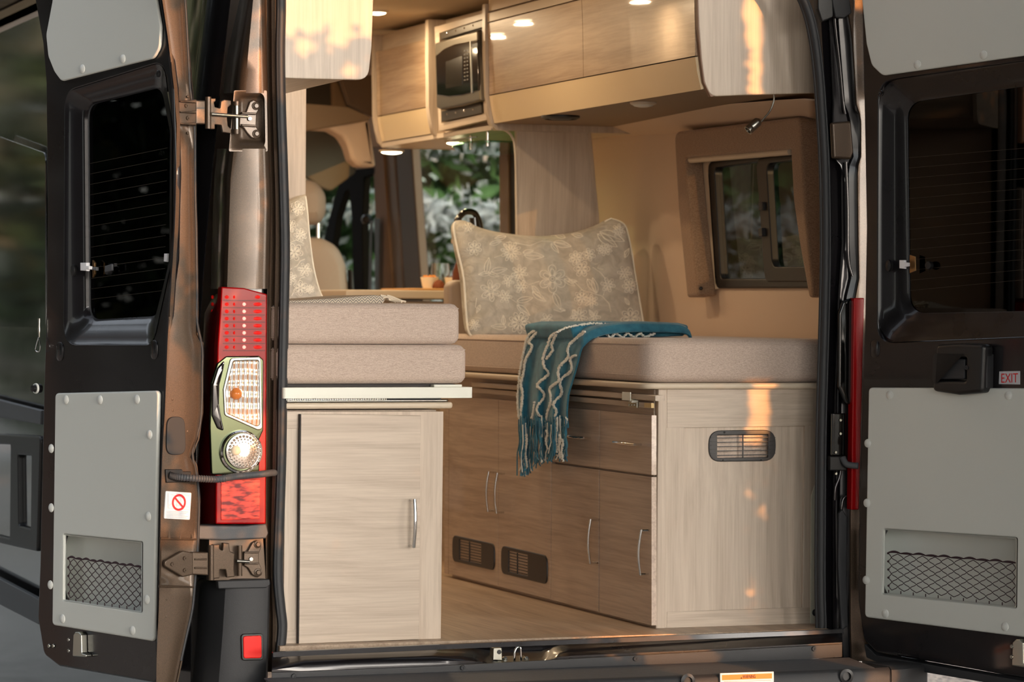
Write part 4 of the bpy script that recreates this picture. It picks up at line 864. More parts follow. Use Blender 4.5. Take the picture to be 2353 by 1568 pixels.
class Pillow:
    def __init__(s, top, right, bottom, left, y_top, y_bot, bulge, yaw=0):
        s.T, s.R, s.B, s.L = [smooth_path([(a, b, 0) for a, b in q], 10) for q in (top, right, bottom, left)]; s.yt, s.yb, s.bg, s.yaw = y_top, y_bot, bulge, yaw
    def c(s, C, t): k = t*(len(C)-1); i = min(int(k), len(C)-2); return C[i].lerp(C[i+1], k-i)
    def pix(s, u, v):
        T, B, L, R = s.c(s.T, u), s.c(s.B, u), s.c(s.L, v), s.c(s.R, v)
        k = T.lerp(B, v)+L.lerp(R, u)-(s.T[0].lerp(s.T[-1], u)).lerp(s.B[0].lerp(s.B[-1], u), v); return k
    def Y(s, u, v, side=1):
        e = max(0, math.sin(PI*u)*math.sin(PI*v))**.42
        wr = .006*math.sin(u*23+v*9)*math.sin(v*17-u*5)*e + .004*math.sin(v*41+u*13)*(1-math.sin(PI*u))
        return s.yt+(s.yb-s.yt)*v+s.yaw*(u-.5)-side*(s.bg*e+wr)
    def front(s, u, v, d=0): p = s.pix(u, v); return onY(p.x, p.y, s.Y(u, v)-d)
    def mesh(s, name, mat, parent, n=40):
        rows = [[s.front(i/n, j/n) for i in range(n+1)] for j in range(n+1)]; m = MB(); v, f = grid_vf(rows); m.add(v, f)
        back = [[(lambda p, u, w_: V((p.x, p.y+2*s.bg*max(0, math.sin(PI*u)*math.sin(PI*w_))**.42+.004, p.z)))(rows[j][i], i/n, j/n) for i in range(n+1)] for j in range(n+1)]
        v, f = grid_vf(back); m.add(v, [q[::-1] for q in f]); N_ = (n+1)**2
        for i in range(n):
            for a, b in ((i, i+1), (n*(n+1)+i+1, n*(n+1)+i), ((i+1)*(n+1), i*(n+1)), (i*(n+1)+n, (i+1)*(n+1)+n)): m.f.append([a, b, N_+b, N_+a])
        return m.build(name, mat, parent)
    def inv(s, x, y):
        u = v = .5
        for _ in range(14):
            p = s.pix(u, v); e = .002; pu = (s.pix(u+e, v)-p)/e; pv = (s.pix(u, v+e)-p)/e; dx, dy = x-p.x, y-p.y; det = pu.x*pv.y-pv.x*pu.y
            if abs(det) < 1e-6: break
            u += (dx*pv.y-dy*pv.x)/det; v += (pu.x*dy-pu.y*dx)/det; u = min(max(u, .004), .99); v = min(max(v, .004), .99)
        return u, v
    def stitch(s, lines, name, parent, r=.0012):
        m = MB()
        for ln in lines:
            pts = []
            for a, b in ln: u, v = s.inv(a, b); pts.append(s.front(u, v, .0012))
            v, f = tube_vf(pts, r, 5); m.add(v, f)
        o = m.build(name, M['stitch'], parent); o['kind'] = 'stuff'; return o
def flower(cx, cy, R, n, rot=0, pointed=False, inner=True, sq=1):
    out = []
    def pet(R, w_, a):
        pts = []
        for k in range(13):
            t = k/12; rad = R*(.28+.72*math.sin(PI*t)**(.9 if pointed else .45)); ang = a+w_*(t-.5)*(1 if not pointed else (1-.0*t))
            pts.append((cx+rad*math.cos(ang), cy+rad*math.sin(ang)*sq))
        return pts
    for k in range(n): out.append(pet(R, 2*PI/n*.98, rot+2*PI*k/n))
    if inner:
        for k in range(n): out.append(pet(R*.72, 2*PI/n*.7, rot+2*PI*k/n))
    out.append([(cx+R*.26*math.cos(2*PI*k/12), cy+R*.26*math.sin(2*PI*k/12)*sq) for k in range(13)])
    out.append([(cx+R*.13*math.cos(2*PI*k/8), cy+R*.13*math.sin(2*PI*k/8)*sq) for k in range(9)])
    return out
def leaf(x0, y0, x1, y1, w_=.3):
    dx, dy = x1-x0, y1-y0; n = 10; a = []
    for s in (1, -1): a.append([(x0+dx*t-dy*w_*s*math.sin(PI*t**.8)*.6, y0+dy*t+dx*w_*s*math.sin(PI*t**.8)*.6) for t in [k/n for k in range(n+1)]])
    a.append([(x0+dx*t, y0+dy*t) for t in (0, .4, .85)]); return a
pil = Pillow([(1047, 507), (1070, 508), (1105, 524), (1160, 536), (1240, 543), (1310, 536), (1365, 522), (1396, 506), (1404, 502)], [(1404, 502), (1436, 516), (1450, 560), (1462, 630), (1474, 700), (1482, 748)], [(1092, 778), (1140, 772), (1240, 772), (1360, 768), (1482, 748)], [(1047, 507), (1041, 525), (1050, 575), (1064, 640), (1070, 720), (1076, 765), (1092, 778)], 1.80, 1.60, .065, -.06)
pe = empty('floral_pillow', (1.4, 1.68, .81), 'wide grey pillow with cream floral stitching against the kitchen partition', 'pillow')
pil.mesh('cover', M['quilt'], pe)
C = lambda ls: [[(1000+a/3.677, 440+b/3.677) for a, b in l] for l in ls]
st = []
st += flower(990, 740, 118, 6, .5); st += flower(640, 510, 88, 10, .2, True); st += flower(1190, 565, 62, 7, .1); st += flower(1300, 535, 55, 6, .3); st += flower(1238, 655, 68, 6)
st += flower(1430, 490, 66, 9, .3, False, True, .8); st += flower(470, 840, 92, 6, .4, True); st += flower(590, 890, 58, 6, .1, True); st += flower(712, 690, 70, 7, .2, True); st += flower(725, 805, 58, 6, 0, True); st += flower(615, 760, 52, 5, .3, True)
st += flower(1460, 790, 62, 6, .2, True); st += flower(710, 1110, 92, 9, .1); st += flower(1215, 1055, 76, 7, .3, True); st += flower(1650, 1070, 84, 7, .2); st += flower(1240, 900, 66, 7, .2); st += flower(1320, 930, 60, 6, .5, True)
st += flower(1600, 690, 60, 6, .1, True); st += flower(1645, 800, 64, 7, .4); st += flower(280, 300, 46, 6); st += flower(330, 480, 62, 7, .3); st += flower(1550, 330, 56, 7, .3, True); st += flower(945, 1085, 56, 5, .4, True); st += flower(330, 1130, 50, 6, .2, True); st += flower(1345, 1060, 52, 5, .1, True)
for q in ((430, 700, 455, 560), (470, 680, 610, 655), (470, 690, 365, 705), (440, 690, 540, 720), (750, 540, 920, 550), (740, 520, 830, 500), (980, 440, 1045, 520), (1000, 430, 1150, 465), (1285, 740, 1360, 860), (1365, 860, 1330, 730), (820, 850, 930, 930), (820, 800, 890, 900), (1000, 860, 1060, 1000), (1050, 990, 1100, 1010), (690, 930, 825, 900), (690, 960, 800, 1050), (380, 960, 350, 1030), (580, 1130, 575, 1045), (600, 1150, 470, 1140), (1370, 360, 1540, 470), (1390, 340, 1600, 420), (1180, 1000, 1160, 1080), (1600, 560, 1640, 480), (1640, 960, 1600, 900), (1340, 1060, 1300, 1000), (460, 450, 560, 420), (600, 380, 500, 400), (1100, 390, 1000, 360), (1250, 380, 1150, 360), (1090, 740, 1180, 800), (1120, 760, 1200, 760)): st += leaf(*q)
st += [smooth_line for smooth_line in ([(560, 700), (640, 720), (720, 740), (790, 790), (880, 760)], [(1100, 715), (1180, 770), (1250, 840), (1330, 860), (1410, 885), (1470, 950), (1485, 1020)], [(1330, 640), (1400, 690), (1440, 740)], [(1350, 620), (1400, 600), (1370, 650), (1420, 660)], [(640, 910), (700, 950), (720, 1000), (790, 1040)], [(810, 790), (840, 860), (900, 900), (940, 930)], [(600, 430), (700, 440), (800, 460), (900, 420), (1010, 430), (1100, 440)], [(1610, 560), (1600, 510), (1640, 480)], [(500, 560), (560, 540)], [(1420, 880), (1430, 840), (1460, 830)], [(1000, 1000), (1060, 1020), (1100, 1000)], [(350, 900), (340, 980), (380, 1000)])]
pil.stitch(C(st), 'floral_stitching', pe)
edge = [pil.front(.012, v, .004) for v in [k/30 for k in range(2, 31)]]
tube('piping', edge, .0042, M['stitch'], pe, 8)
tube('piping', [pil.front(u, .008, .002) for u in [.84+k*.02 for k in range(9)]], .003, M['stitch'], pe, 8)
tube('piping', [pil.front(.99, v, .002) for v in [k/30 for k in range(1, 31)]], .0022, M['stitch'], pe, 8)
p2 = Pillow([(470, 470), (560, 486), (640, 470), (680, 452), (702, 447)], [(702, 447), (707, 490), (711, 540), (720, 610), (732, 660), (742, 684)], [(480, 700), (600, 694), (690, 690), (742, 684)], [(470, 470), (480, 580), (480, 700)], 1.32, 1.16, .07, .0)
pe2 = empty('floral_pillow', (.35, 1.25, .9), 'grey floral pillow propped on the mattress stack before the wooden partition', 'pillow')
p2.mesh('cover', M['quilt'], pe2); st = []
random.seed(11)
for x, y, R_ in ((684, 480, 16), (690, 540, 15), (676, 580, 20), (700, 620, 16), (690, 662, 17), (668, 640, 14), (670, 520, 14), (712, 665, 10), (640, 600, 20), (640, 510, 20)): st += flower(x, y, R_, random.choice((6, 7)), random.random(), random.random() < .5)
st += [[(664, 560), (680, 552), (698, 560)], [(665, 620), (682, 612), (690, 600), (700, 596)], [(668, 470), (684, 462), (698, 470)], [(670, 680), (690, 640), (700, 636)]]
p2.stitch(st, 'floral_stitching', pe2, .0013)
tube('piping', [p2.front(.99, v, .003) for v in [k/30 for k in range(1, 31)]], .003, M['stitch'], pe2, 8)

# ------------------------------------------------------------------ left overhead cabinet
def extr(name, prof, y0, y1, mat, parent, thick=None, closed=False, b=0):
    """(x, z) outline run along y; open outlines get a thickness"""
    P = [V((p[0], 0, p[1])) for p in prof]
    if not closed:
        n = len(P); nr = []
        for i in range(n):
            t = (P[min(i+1, n-1)]-P[max(i-1, 0)]).normalized(); nr.append(V((-t.z, 0, t.x)))
        P = P+[p+q*thick for p, q in reversed(list(zip(P, nr)))]
    n = len(P); v = [V((p.x, y0, p.z)) for p in P]+[V((p.x, y1, p.z)) for p in P]
    f = [(i, (i+1) % n, n+(i+1) % n, n+i) for i in range(n)]+[tuple(range(n)), tuple(range(n, 2*n))[::-1]]
    o = mk(name, v, f, mat, parent, False)
    if b: bevel_me(o.data, b, 2, 50)
    autosmooth(o.data, 32); return o
def pxz(pts, y): return [(onY(a, b, y).x, onY(a, b, y).z) for a, b in pts]
lo = empty('overhead_cabinet', (.15, .7, 1.49), 'overhead locker on the left, pale round-cornered end panel catching orange sun', 'cabinet')
slab('end_panel', YP(.05), [(632, -180), (862, -180), (858, 0), (854, 110), (846, 184), (700, 181), (632, 178)], M['wood_z'], lo, d=(0, -.016), r=[0, .02, .1, .15, .035, .0, 0], b=.002)
pr = pxz([(632, -190), (862, -190), (858, 0), (854, 100), (848, 140), (838, 168), (815, 182), (632, 178)], .05)
cx_ = sum(p[0] for p in pr)/len(pr)
extr('body', [(p[0]-.004, p[1]+.004) for p in pr], .066, 1.39, M['wood_y'], lo, closed=True)

# ================================================================== right side: bed cabinet
rc_ = empty('bed_cabinet', (1.4, 1.0, 0), 'long laminate bed base with doors, drawers and an oval vent in its end panel', 'cabinet')
AX = 1.110; AP = XP(AX)
box('carcass', (AX+.017, .15, .0), (1.76, 1.885, .664), M['gloss_y'], rc_, b=.001)
box('toe_kick', (AX+.03, .16, 0), (AX+.05, 1.9, .01), M['black'], rc_, b=0)
EPn = YP(.128)
slab('end_panel', EPn, [(1517, 888), (1890, 880), (1880, 1437), (1512, 1449)], M['wood_z'], rc_, d=(0, -.018), b=.002, holes=[[(1572, 984), (1849, 978), (1844, 1397), (1569, 1407)]])
slab('recessed_panel', EPn, [(1560, 975), (1858, 968), (1852, 1404), (1558, 1415)], M['wood_z'], rc_, d=(-.008, -.017), b=.0005, holes=[[(1648, 1000), (1766, 998), (1766, 1052), (1648, 1054)]])
slab('top_rail', EPn, [(1533, 890), (1870, 882), (1868, 979), (1533, 984)], M['wood_x'], rc_, d=(.0012, -.004), b=.0005)
slab('bottom_rail', EPn, [(1533, 1407), (1862, 1396), (1860, 1438), (1532, 1448)], M['wood_x'], rc_, d=(.0012, -.004), b=.0005)
slab('corner_post', EPn, [(1513, 888), (1532, 888), (1529, 1448), (1507, 1449)], M['wood_z'], rc_, d=(.003, -.02), b=.003)
slab('floor_bracket', EPn, [(1874, 1110), (1884, 1100), (1884, 1440), (1862, 1440), (1864, 1140)], plain('bone_plastic', (206, 204, 186), .5), rc_, d=(.004, .001), r=.004, b=.001)
bolt(rc_, EPn.w(1872, 1408, .004), EPn.n, .007, 'black', 'bolt')
plan('ledge', [(1.078, .108), (1.78, .108), (1.78, 1.885), (1.078, 1.885)], .666, .683, M['trim'], rc_, r=.045, b=.006)
slab('moulding', XP(1.088), [(1083, 878), (1505, 909), (1505, 922), (1083, 889)], M['wood_y'], rc_, d=(0, -.03), b=.003)
slab('moulding', XP(1.100), [(1083, 891), (1486, 926), (1486, 938), (1083, 902)], M['wood_y'], rc_, d=(0, -.02), b=.001)
slab('rail_end', XP(1.098), [(1480, 926), (1496, 927), (1496, 938), (1480, 937)], plain('pale_pine_block', (214, 184, 130), .6), rc_, d=(0, -.01), b=.001)
ck = slab('table_clip', XP(1.072), [(1429, 901), (1448, 902), (1448, 921), (1429, 920)], M['white'], rc_, d=(0, -.003), b=.001)
slab('clip_foot', XP(1.080), [(1445, 917), (1452, 921), (1451, 926), (1444, 922)], M['white'], rc_, d=(0, -.02), b=.001)
slab('clip_plate', XP(1.094), [(1443, 923), (1463, 924), (1463, 938), (1443, 936)], M['zinc'], rc_, d=(0, -.004), r=.002, b=.001)
for x in (1447, 1453, 1459): screw(rc_, XP(1.093).w(x, 931, .001), V((-1, 0, 0)), .003, 'steel')
def front(kind, q): return slab(kind, AP, q, M['gloss_y'], rc_, d=(0, -.0155), b=.0008)
dw2 = front('drawer', [(1379, 944), (1497, 955), (1497, 1092), (1378, 1076)]); dw1 = front('drawer', [(1269, 934), (1377, 943.8), (1377, 1075), (1268, 1061)])
d4 = front('door', [(1378, 1081), (1497, 1097), (1497, 1438), (1377, 1408)]); d3 = front('door', [(1268, 1066), (1376, 1080), (1375, 1407), (1266, 1379)])
d2 = front('door', [(1146, 919), (1267, 930), (1265, 1378), (1145, 1348)]); d1 = front('door', [(1032, 910), (1145, 918.5), (1144, 1348), (1031, 1319)])
for par, q in ((dw2, [(1497, 955), (1509, 957), (1509, 1094), (1497, 1092)]), (d4, [(1497, 1097), (1509, 1099), (1509, 1441), (1497, 1438)])): pass
slab('end_stile', XP(AX+.003), [(1022, 905), (1031, 906), (1030, 1320), (1021, 1318)], M['gloss_y'], rc_, d=(0, -.01), b=.001)
for dr_, a, b in ((d4, (1493, 1217), (1490, 1322)), (d3, (1376, 1193), (1374, 1296)), (d2, (1160, 1087), (1158, 1180)), (d1, (1140, 1084), (1138, 1176))): bow('handle', AP.w(*a), AP.w(*b), (-.032, 0, 0), dr_, .0042)
for dr_, a, b in ((dw2, (1426, 1016), (1475, 1022)), (dw1, (1322, 1003), (1358, 1007))): bow('handle', AP.w(*a), AP.w(*b), (-.028, 0, 0), dr_, .0042)
def grille(pl, q, inner, nbar, parent, r=.028, back=None):
    g = slab('vent_grille', pl, q, M['vent'], parent, d=(.004, -.002), r=r, b=.002, holes=[inner], hr=.002)
    (x0, y0), (x1, y1), (x2, y2), (x3, y3) = inner; m = MB()
    for k in range(nbar):
        t = (k+.6)/(nbar+.2); a = (x0+(x3-x0)*t, y0+(y3-y0)*t); b = (x1+(x2-x1)*t, y1+(y2-y1)*t)
        A, B = pl.w(*a, 0), pl.w(*b, 0); v, f = bar_vf(A, B, .0022, pl, .003); mk('slat', v, f, M['vent'], g)
    pass
    A, B = pl.w((x0+x1)/2, (y0+y1)/2, .0), pl.w((x2+x3)/2, (y2+y3)/2, .0); v, f = bar_vf(A, B, .003, pl, .0032); mk('mullion', v, f, M['vent'], g)
    slab('backing', pl, q, back or M['black'], g, d=(-.0022, -.003) if not back else (-.03, -.032), r=r, b=.0002); return g
RPn = YP(.136)
gv = grille(RPn, [(1629, 990), (1783, 988), (1783, 1060), (1629, 1062)], [(1648, 1001), (1765, 999), (1765, 1051), (1648, 1053)], 5, rc_, .038, plain('cream_liner', (214, 200, 160), .5))
m = MB()
for k in range(5):
    y = 1006+k*9
    for a, b in ((1632, 1646), (1767, 1780)): v, f = bar_vf(RPn.w(a, y, .004), RPn.w(b, y-.3, .004), .0018, RPn, .002); m.add(v, f)
m.build('rib', M['black'], gv, False)['kind'] = 'stuff'
for x, y in ((1664, 994), (1661, 1058), (1748, 1058)): screw(rc_, RPn.w(x, y, .004), RPn.n, .003, 'black')
VP_ = XP(AX)
grille(VP_, [(1039, 1230), (1135, 1251), (1135, 1312), (1039, 1290)], [(1055, 1240), (1105, 1251), (1105, 1297), (1055, 1286)], 7, rc_, .03)
grille(VP_, [(1151, 1254), (1256, 1278), (1256, 1344), (1151, 1318)], [(1168, 1266), (1212, 1276), (1212, 1325), (1168, 1314)], 7, rc_, .03)
mat_r = cushion('mattress_cushion', [(1.090, .122), (1.755, .122), (1.755, 1.885), (1.090, 1.885)], .684, .806, M['fab2'] if False else M['fab'], .07, .026, 'single greige mattress on the long bed cabinet under the window', 'mattress')

# padded panel end beside the pillow
pp = slab('padded_panel', YP(1.95), [(1030, 800), (1030, 652), (1048, 644), (1130, 644), (1130, 800)], M['leather'], None, d=(0, -.06), r=[.0, .03, .02, 0, 0], b=.015, origin=onY(1060, 800, 1.98)); tag(pp, 'rounded taupe padded panel peeking out left of the wide floral pillow', 'panel')

# ------------------------------------------------------------------ teal blanket
def knit():
    m, t, p = newmat('teal_knit'); L = t.links; N = t.nodes.new; tc = N('ShaderNodeTexCoord')
    n = N('ShaderNodeTexNoise'); n.inputs['Scale'].default_value = 30; n.inputs['Detail'].default_value = 6; L.new(tc.outputs['Object'], n.inputs['Vector'])
    n2 = N('ShaderNodeTexNoise'); n2.inputs['Scale'].default_value = 650; L.new(tc.outputs['Object'], n2.inputs['Vector'])
    r = N('ShaderNodeValToRGB'); e = r.color_ramp.elements; e[0].position = .3; e[0].color = srgb((34, 96, 120)); e[1].position = .7; e[1].color = srgb((60, 134, 158)); L.new(n.outputs[0], r.inputs[0]); L.new(r.outputs[0], p.inputs['Base Color'])
    b = N('ShaderNodeBump'); b.inputs['Strength'].default_value = .6; b.inputs['Distance'].default_value = .002; L.new(n2.outputs[0], b.inputs['Height']); L.new(b.outputs[0], p.inputs['Normal']); p.inputs['Roughness'].default_value = .95; p.inputs['Sheen Weight'].default_value = .3; return m
M['teal'] = knit(); M['yarn'] = plain('white_boucle_yarn', (238, 236, 226), .9)
be = empty('blanket', (1.1, .8, .55), 'teal knitted blanket with white zigzag loops and fringe hanging over the mattress', 'blanket')
hang = [(768, 1212, 1345), (785, 1207, 1338), (812, 1204, 1331), (850, 1198, 1321), (880, 1194, 1312), (905, 1191, 1304), (950, 1190, 1300), (990, 1192, 1304)]
def hx(u, py):
    k = min(max((py-790)/150, 0), 1); return 1.066-.006-k*.006-.010*(.3+.7*k)*math.sin(u*2*PI*3+.6)
def hsurf(px_, py, d=0):
    a, b = interp(hang, py); u = min(max((px_-a)/(b-a), 0), 1); return onX(px_, py, hx(u, py)-d)
rows = []
xe = 36
# over the top, then down the aisle face
for x_, z_ in ((1.40, .812), (1.41, .83), (1.385, .852), (1.30, .853), (1.22, .851), (1.15, .849), (1.11, .842), (1.083, .828), (1.068, .812)):
    r = []
    for k in range(xe+1):
        u = k/xe; a, b = interp(hang, 790); yL = onX(a, 790, 1.06).y; yR = onX(b, 790, 1.06).y
        q = (x_-1.06)/.34; y = yL+(yR-yL)*u; r.append(V((x_+.02*math.sin(u*7)*q, y+.02*q, z_-.034*(1-(2*abs(u-.5))**6)*0 - .030*max(0, (abs(u-.5)-.47)/.03)+.003*math.sin(u*9+x_*30))))
    rows.append(r)
for i in range(20):
    py = 800+186*i/19; a, b = interp(hang, py); rows.append([onX(a+(b-a)*k/xe, py, hx(k/xe, py)) for k in range(xe+1)])
o = sheet('cloth', rows, M['teal'], be, .008, 1)
fold = slab('fold', YP(.60), [(1310, 748), (1352, 740), (1480, 740), (1560, 742), (1584, 748), (1582, 762), (1572, 773), (1480, 776), (1320, 780)], M['teal'], be, d=(0, -.40), r=.012, b=.010)
m = MB(); random.seed(9)
Z = lambda l: [(1100+a/3.92, 740+b/3.92) for a, b in l]
strands = [[(540, 75), (500, 120), (450, 180), (480, 215), (460, 270), (425, 330), (415, 380), (400, 470), (380, 560), (395, 640), (385, 760), (375, 880), (380, 930), (420, 1000)],
 [(520, 75), (455, 110), (425, 180), (405, 270), (385, 370), (370, 450), (360, 560), (350, 700), (358, 860)],
 [(720, 80), (650, 130), (625, 200), (600, 260), (580, 330), (590, 410), (632, 468), (560, 530), (525, 575), (570, 620), (592, 670), (545, 740), (520, 790), (550, 850)],
 [(720, 90), (680, 150), (655, 210), (665, 260), (610, 330)],
 [(950, 90), (900, 130), (820, 200), (800, 260), (805, 320), (730, 400), (715, 460), (720, 530), (640, 600), (650, 660), (645, 740), (620, 820), (610, 900), (612, 1000)],
 [(875, 300), (825, 330), (840, 400), (825, 450), (745, 515), (735, 570), (750, 640), (700, 700), (672, 750), (700, 800), (690, 860), (705, 940), (700, 1040), (740, 1120), (750, 1200)],
 [(790, 880), (780, 940), (755, 1000)], [(500, 730), (495, 800), (480, 870)]]
def fuzz(pts, r, m):
    P = densify(pts, max(4, int(sum((b-a).length for a, b in zip(pts, pts[1:]))/.0042)))
    for p in P:
        for s_ in (-1, 1):
            q = p+V((random.uniform(-.001, .001), s_*.0035+random.uniform(-.001, .001), random.uniform(-.0015, .0015))); rr = r*random.uniform(.8, 1.15)
            v, f = lathe_vf([(0, -rr), (rr*.8, -rr*.5), (rr*.8, rr*.5), (0, rr)], q, V((0, .3, 1)), 6); m.add(v, f)
for s_ in strands: fuzz([hsurf(a, b, .004) for a, b in smooth2] if False else [hsurf(p.x, p.y, .004) for p in smooth_path([(a, b, 0) for a, b in Z(s_)], 3)], .0036, m)
YB = YP(.572)
for s_ in ([(950, 95), (1060, 105), (1140, 108), (1190, 140), (1230, 100), (1300, 145), (1335, 98), (1400, 140), (1455, 98), (1495, 138), (1540, 120), (1580, 108)], [(1050, 150), (1075, 145)]):
    fuzz([YB.w(*p) for p in Z(s_)], .0036, m)
for s_ in ([(700, 95), (780, 55), (860, 35), (1010, 12), (1100, 18), (1200, 26), (1300, 26), (1400, 16), (1500, 14), (1560, 8)],):
    fuzz([YP(.60).w(*p) for p in Z(s_)], .0032, m)
m.build('looped_zigzag', M['yarn'], be)['kind'] = 'stuff'
m = MB(); mw = MB()
for k in range(150):
    u = random.random(); py0 = 955+30*random.random(); a, b = interp(hang, 985); x0 = a+(b-a)*u
    pyb = interp([(0, 1085, 0), (.12, 1092, 0), (.3, 1070, 0), (.5, 1062, 0), (.75, 1050, 0), (1, 1056, 0)], u)[0]+random.uniform(-12, 8)
    d_ = random.uniform(.002, .018); pts = [onX(x0+random.uniform(-2.5, 2.5)*j/2, py0+(pyb-py0)*j/5, hx(u, 990)-d_+random.uniform(-.002, .002)) for j in range(6)]
    v, f = tube_vf(smooth_path(pts, 2), .0020, 5); (mw if random.random() < .16 else m).add(v, f)
m.build('fringe', M['teal'], be)['kind'] = 'stuff'; mw.build('white_fringe', M['yarn'], be)['kind'] = 'stuff'
mw = MB()
for x, y0, y1 in ((1202, 985, 1078), (1209, 1000, 1072), (1279, 960, 1040), (1286, 1000, 1052), (1292, 1010, 1060), (1256, 990, 1030)):
    fuzz([onX(x+1.5*math.sin(k), y0+(y1-y0)*k/8, 1.036) for k in range(9)], .003, mw)
mw.build('looped_tassel', M['yarn'], be)['kind'] = 'stuff'

# ================================================================== right overhead cabinets
ro = empty('overhead_cabinet', (1.45, 1.0, 1.49), 'long overhead locker above the bed with glossy wood doors over a cream lower band', 'cabinet')
endp = [(1594, -150), (1604, 0), (1606, 60), (1612, 135), (1619, 190), (1634, 222), (1700, 219), (1905, 213), (1905, -150)]
slab('end_panel', YP(.128), endp, M['wood_z'], ro, d=(0, -.018), r=[0, .1, .1, .1, .05, .028, 0, 0, 0], b=.003)
slab('edge_band', YP(.128), [(1592, -150), (1602, 0), (1603.5, 60), (1609.5, 135), (1617, 190), (1633, 222.5), (1640, 222), (1623, 190), (1614, 135), (1607, 60), (1605, 0), (1596, -150)], plain('brown_edge_band', (124, 92, 72), .5), ro, d=(-.001, -.018), b=.0008)
dprof = pxz([(1592, -140), (1601, 0), (1602, 60), (1602.5, 127)], .13); cprof = pxz([(1602.5, 130), (1607, 165), (1616, 205)], .13)
zb = cprof[-1][1]; XD = dprof[2][0]; ztop = 1.835
dprof[0] = (dprof[1][0]-.004, ztop)
yd = onX(1340, 100, XD).y; y1 = 1.875
SW = .145
for a, b in ((SW+.002, yd-.0015), (yd+.0015, y1)):
    extr('door', dprof, a, b, M['gloss_u'], ro, .016)
extr('lower_band', cprof, SW, y1, M['cream'], ro, .012)
box('locker_body', (XD+.02, SW, cprof[0][1]-.05), (1.77, y1, 1.90), M['wood_y'], ro, b=0)
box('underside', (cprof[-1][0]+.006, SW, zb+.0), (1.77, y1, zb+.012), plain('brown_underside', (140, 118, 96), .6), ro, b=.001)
box('top_band', (XD-.006, SW, ztop+.004), (XD+.02, y1, ztop+.034), M['trim'], ro, b=.002)
box('top_rail', (XD-.002, SW, ztop+.04), (XD+.02, y1, 1.915), M['trim'], ro, b=.001)
LIGHT = []
def puck(x, y, z, on, label, name='puck_light', up=-1, r=.034):
    e = empty(name, (x, y, z), label, 'light'); lathe('rim', [(r+.006, 0), (r+.006, up*.004), (r, up*.008), (r-.002, up*.008)], (x, y, z), (0, 0, 1), M['trim'], e)
    lathe('diffuser', [(r, up*.006), (r*.8, up*.012), (r*.4, up*.015), (0, up*.016)], (x, y, z), (0, 0, 1), M['lamp'] if on else plain('unlit_diffuser', (214, 208, 196), .3), e)
    if on:
        l = bpy.data.lights.new('led', 'AREA'); l.shape = 'DISK'; l.size = r*1.8; l.energy = on; l.color = (1, .74, .45)
        lo_ = bpy.data.objects.new('led', l); COL.objects.link(lo_); lo_.parent = e; lo_.location = (0, 0, up*.02)
    return e
q = onZ(1478, 236, zb-.001); puck(q.x, q.y, zb, 0, 'unlit round white downlight under the overhead locker, above the bed')
q = onZ(1288, 267, zb-.001); sp_ = empty('speaker', (q.x, q.y, zb), 'round black speaker under the overhead locker, beside the kitchen partition', 'speaker')
lathe('rim', [(.062, 0), (.062, -.006), (.052, -.012), (.050, -.008)], (q.x, q.y, zb), (0, 0, 1), M['black'], sp_); lathe('mesh_cover', [(.051, -.006), (.03, -.012), (0, -.014)], (q.x, q.y, zb), (0, 0, 1), M['vent'], sp_)

# kitchen overhead: divider posts, microwave bay, far locker
yk0, yk1 = 1.885, onX(990, 150, XD).y; yk2 = onX(862, 200, XD).y
ko = empty('kitchen_locker', (1.45, 2.6, 1.49), 'far overhead kitchen locker with microwave bay and curved posts lit warm', 'cabinet')
fullp = [(XD-.014, 1.90)]+[(p[0]-.012, p[1]) for p in dprof[1:]]+[(p[0]-.012, p[1]) for p in cprof]+[(cprof[-1][0]+.01, zb-.022), (1.77, zb-.022), (1.77, 1.90)]
for a, b in ((y1+.001, y1+.03), (yk1-.012, yk1+.022), (yk2-.02, yk2)): extr('post', fullp, a, b, M['wood_z'], ko, closed=True)
extr('door', dprof, yk1+.024, yk2-.022, M['gloss_u'], ko, .016); extr('lower_band', cprof, yk1+.024, yk2-.022, M['cream'], ko, .012)
box('locker_body', (XD+.02, yk1, zb+.01), (1.77, yk2-.021, 1.90), M['wood_y'], ko, b=0)
box('underside', (cprof[-1][0], y1+.03, zb-.02), (1.77, yk2-.02, zb-.004), M['wood_y'], ko, b=.001)
box('bay_back', (XD+.05, y1+.03, zb), (1.77, yk1-.012, 1.90), M['wood_y'], ko, b=0)
KP = XP(XD)
slab('bay_frame', KP, [(998, 62), (1116, 28), (1118, 276), (1008, 302)], M['wood_y'], ko, d=(-.002, -.03), b=.002, holes=[[(1009, 76), (1110, 44), (1108, 262), (1013, 284)]])
mw_ = empty('microwave', (XD, 2.15, 1.5), 'built-in silver microwave with black glass door in the kitchen locker', 'microwave')
slab('body', KP, [(1008, 72), (1112, 40), (1110, 266), (1012, 288)], M['steel'], mw_, d=(-.02, -.05), b=.002)
ML = KP
slab('door', ML, [(999, 99), (1096, 70), (1103, 232), (1060, 244), (1012, 252), (1003, 248)], plain('silver_door', (112, 104, 90), .35, .9), mw_, d=(.026, -.02), r=.006, b=.006)
slab('door_glass', ML, [(1001, 128), (1020, 112), (1045, 101), (1096, 91), (1099, 208), (1060, 219), (1030, 222), (1004, 218)], M['gloss_black'], mw_, d=(.030, .02), r=.004, b=.002)
slab('window', ML, [(1024, 142), (1062, 128), (1062, 196), (1024, 204)], plain('perforated_glass', (34, 30, 22), .15), mw_, d=(.031, .028), r=.003, b=.0005)
slab('control_strip', ML, [(1079, 95), (1081, 94.5), (1084, 214), (1082, 214.5)], M['steel'], mw_, d=(.032, .028), b=.0004)
m = MB()
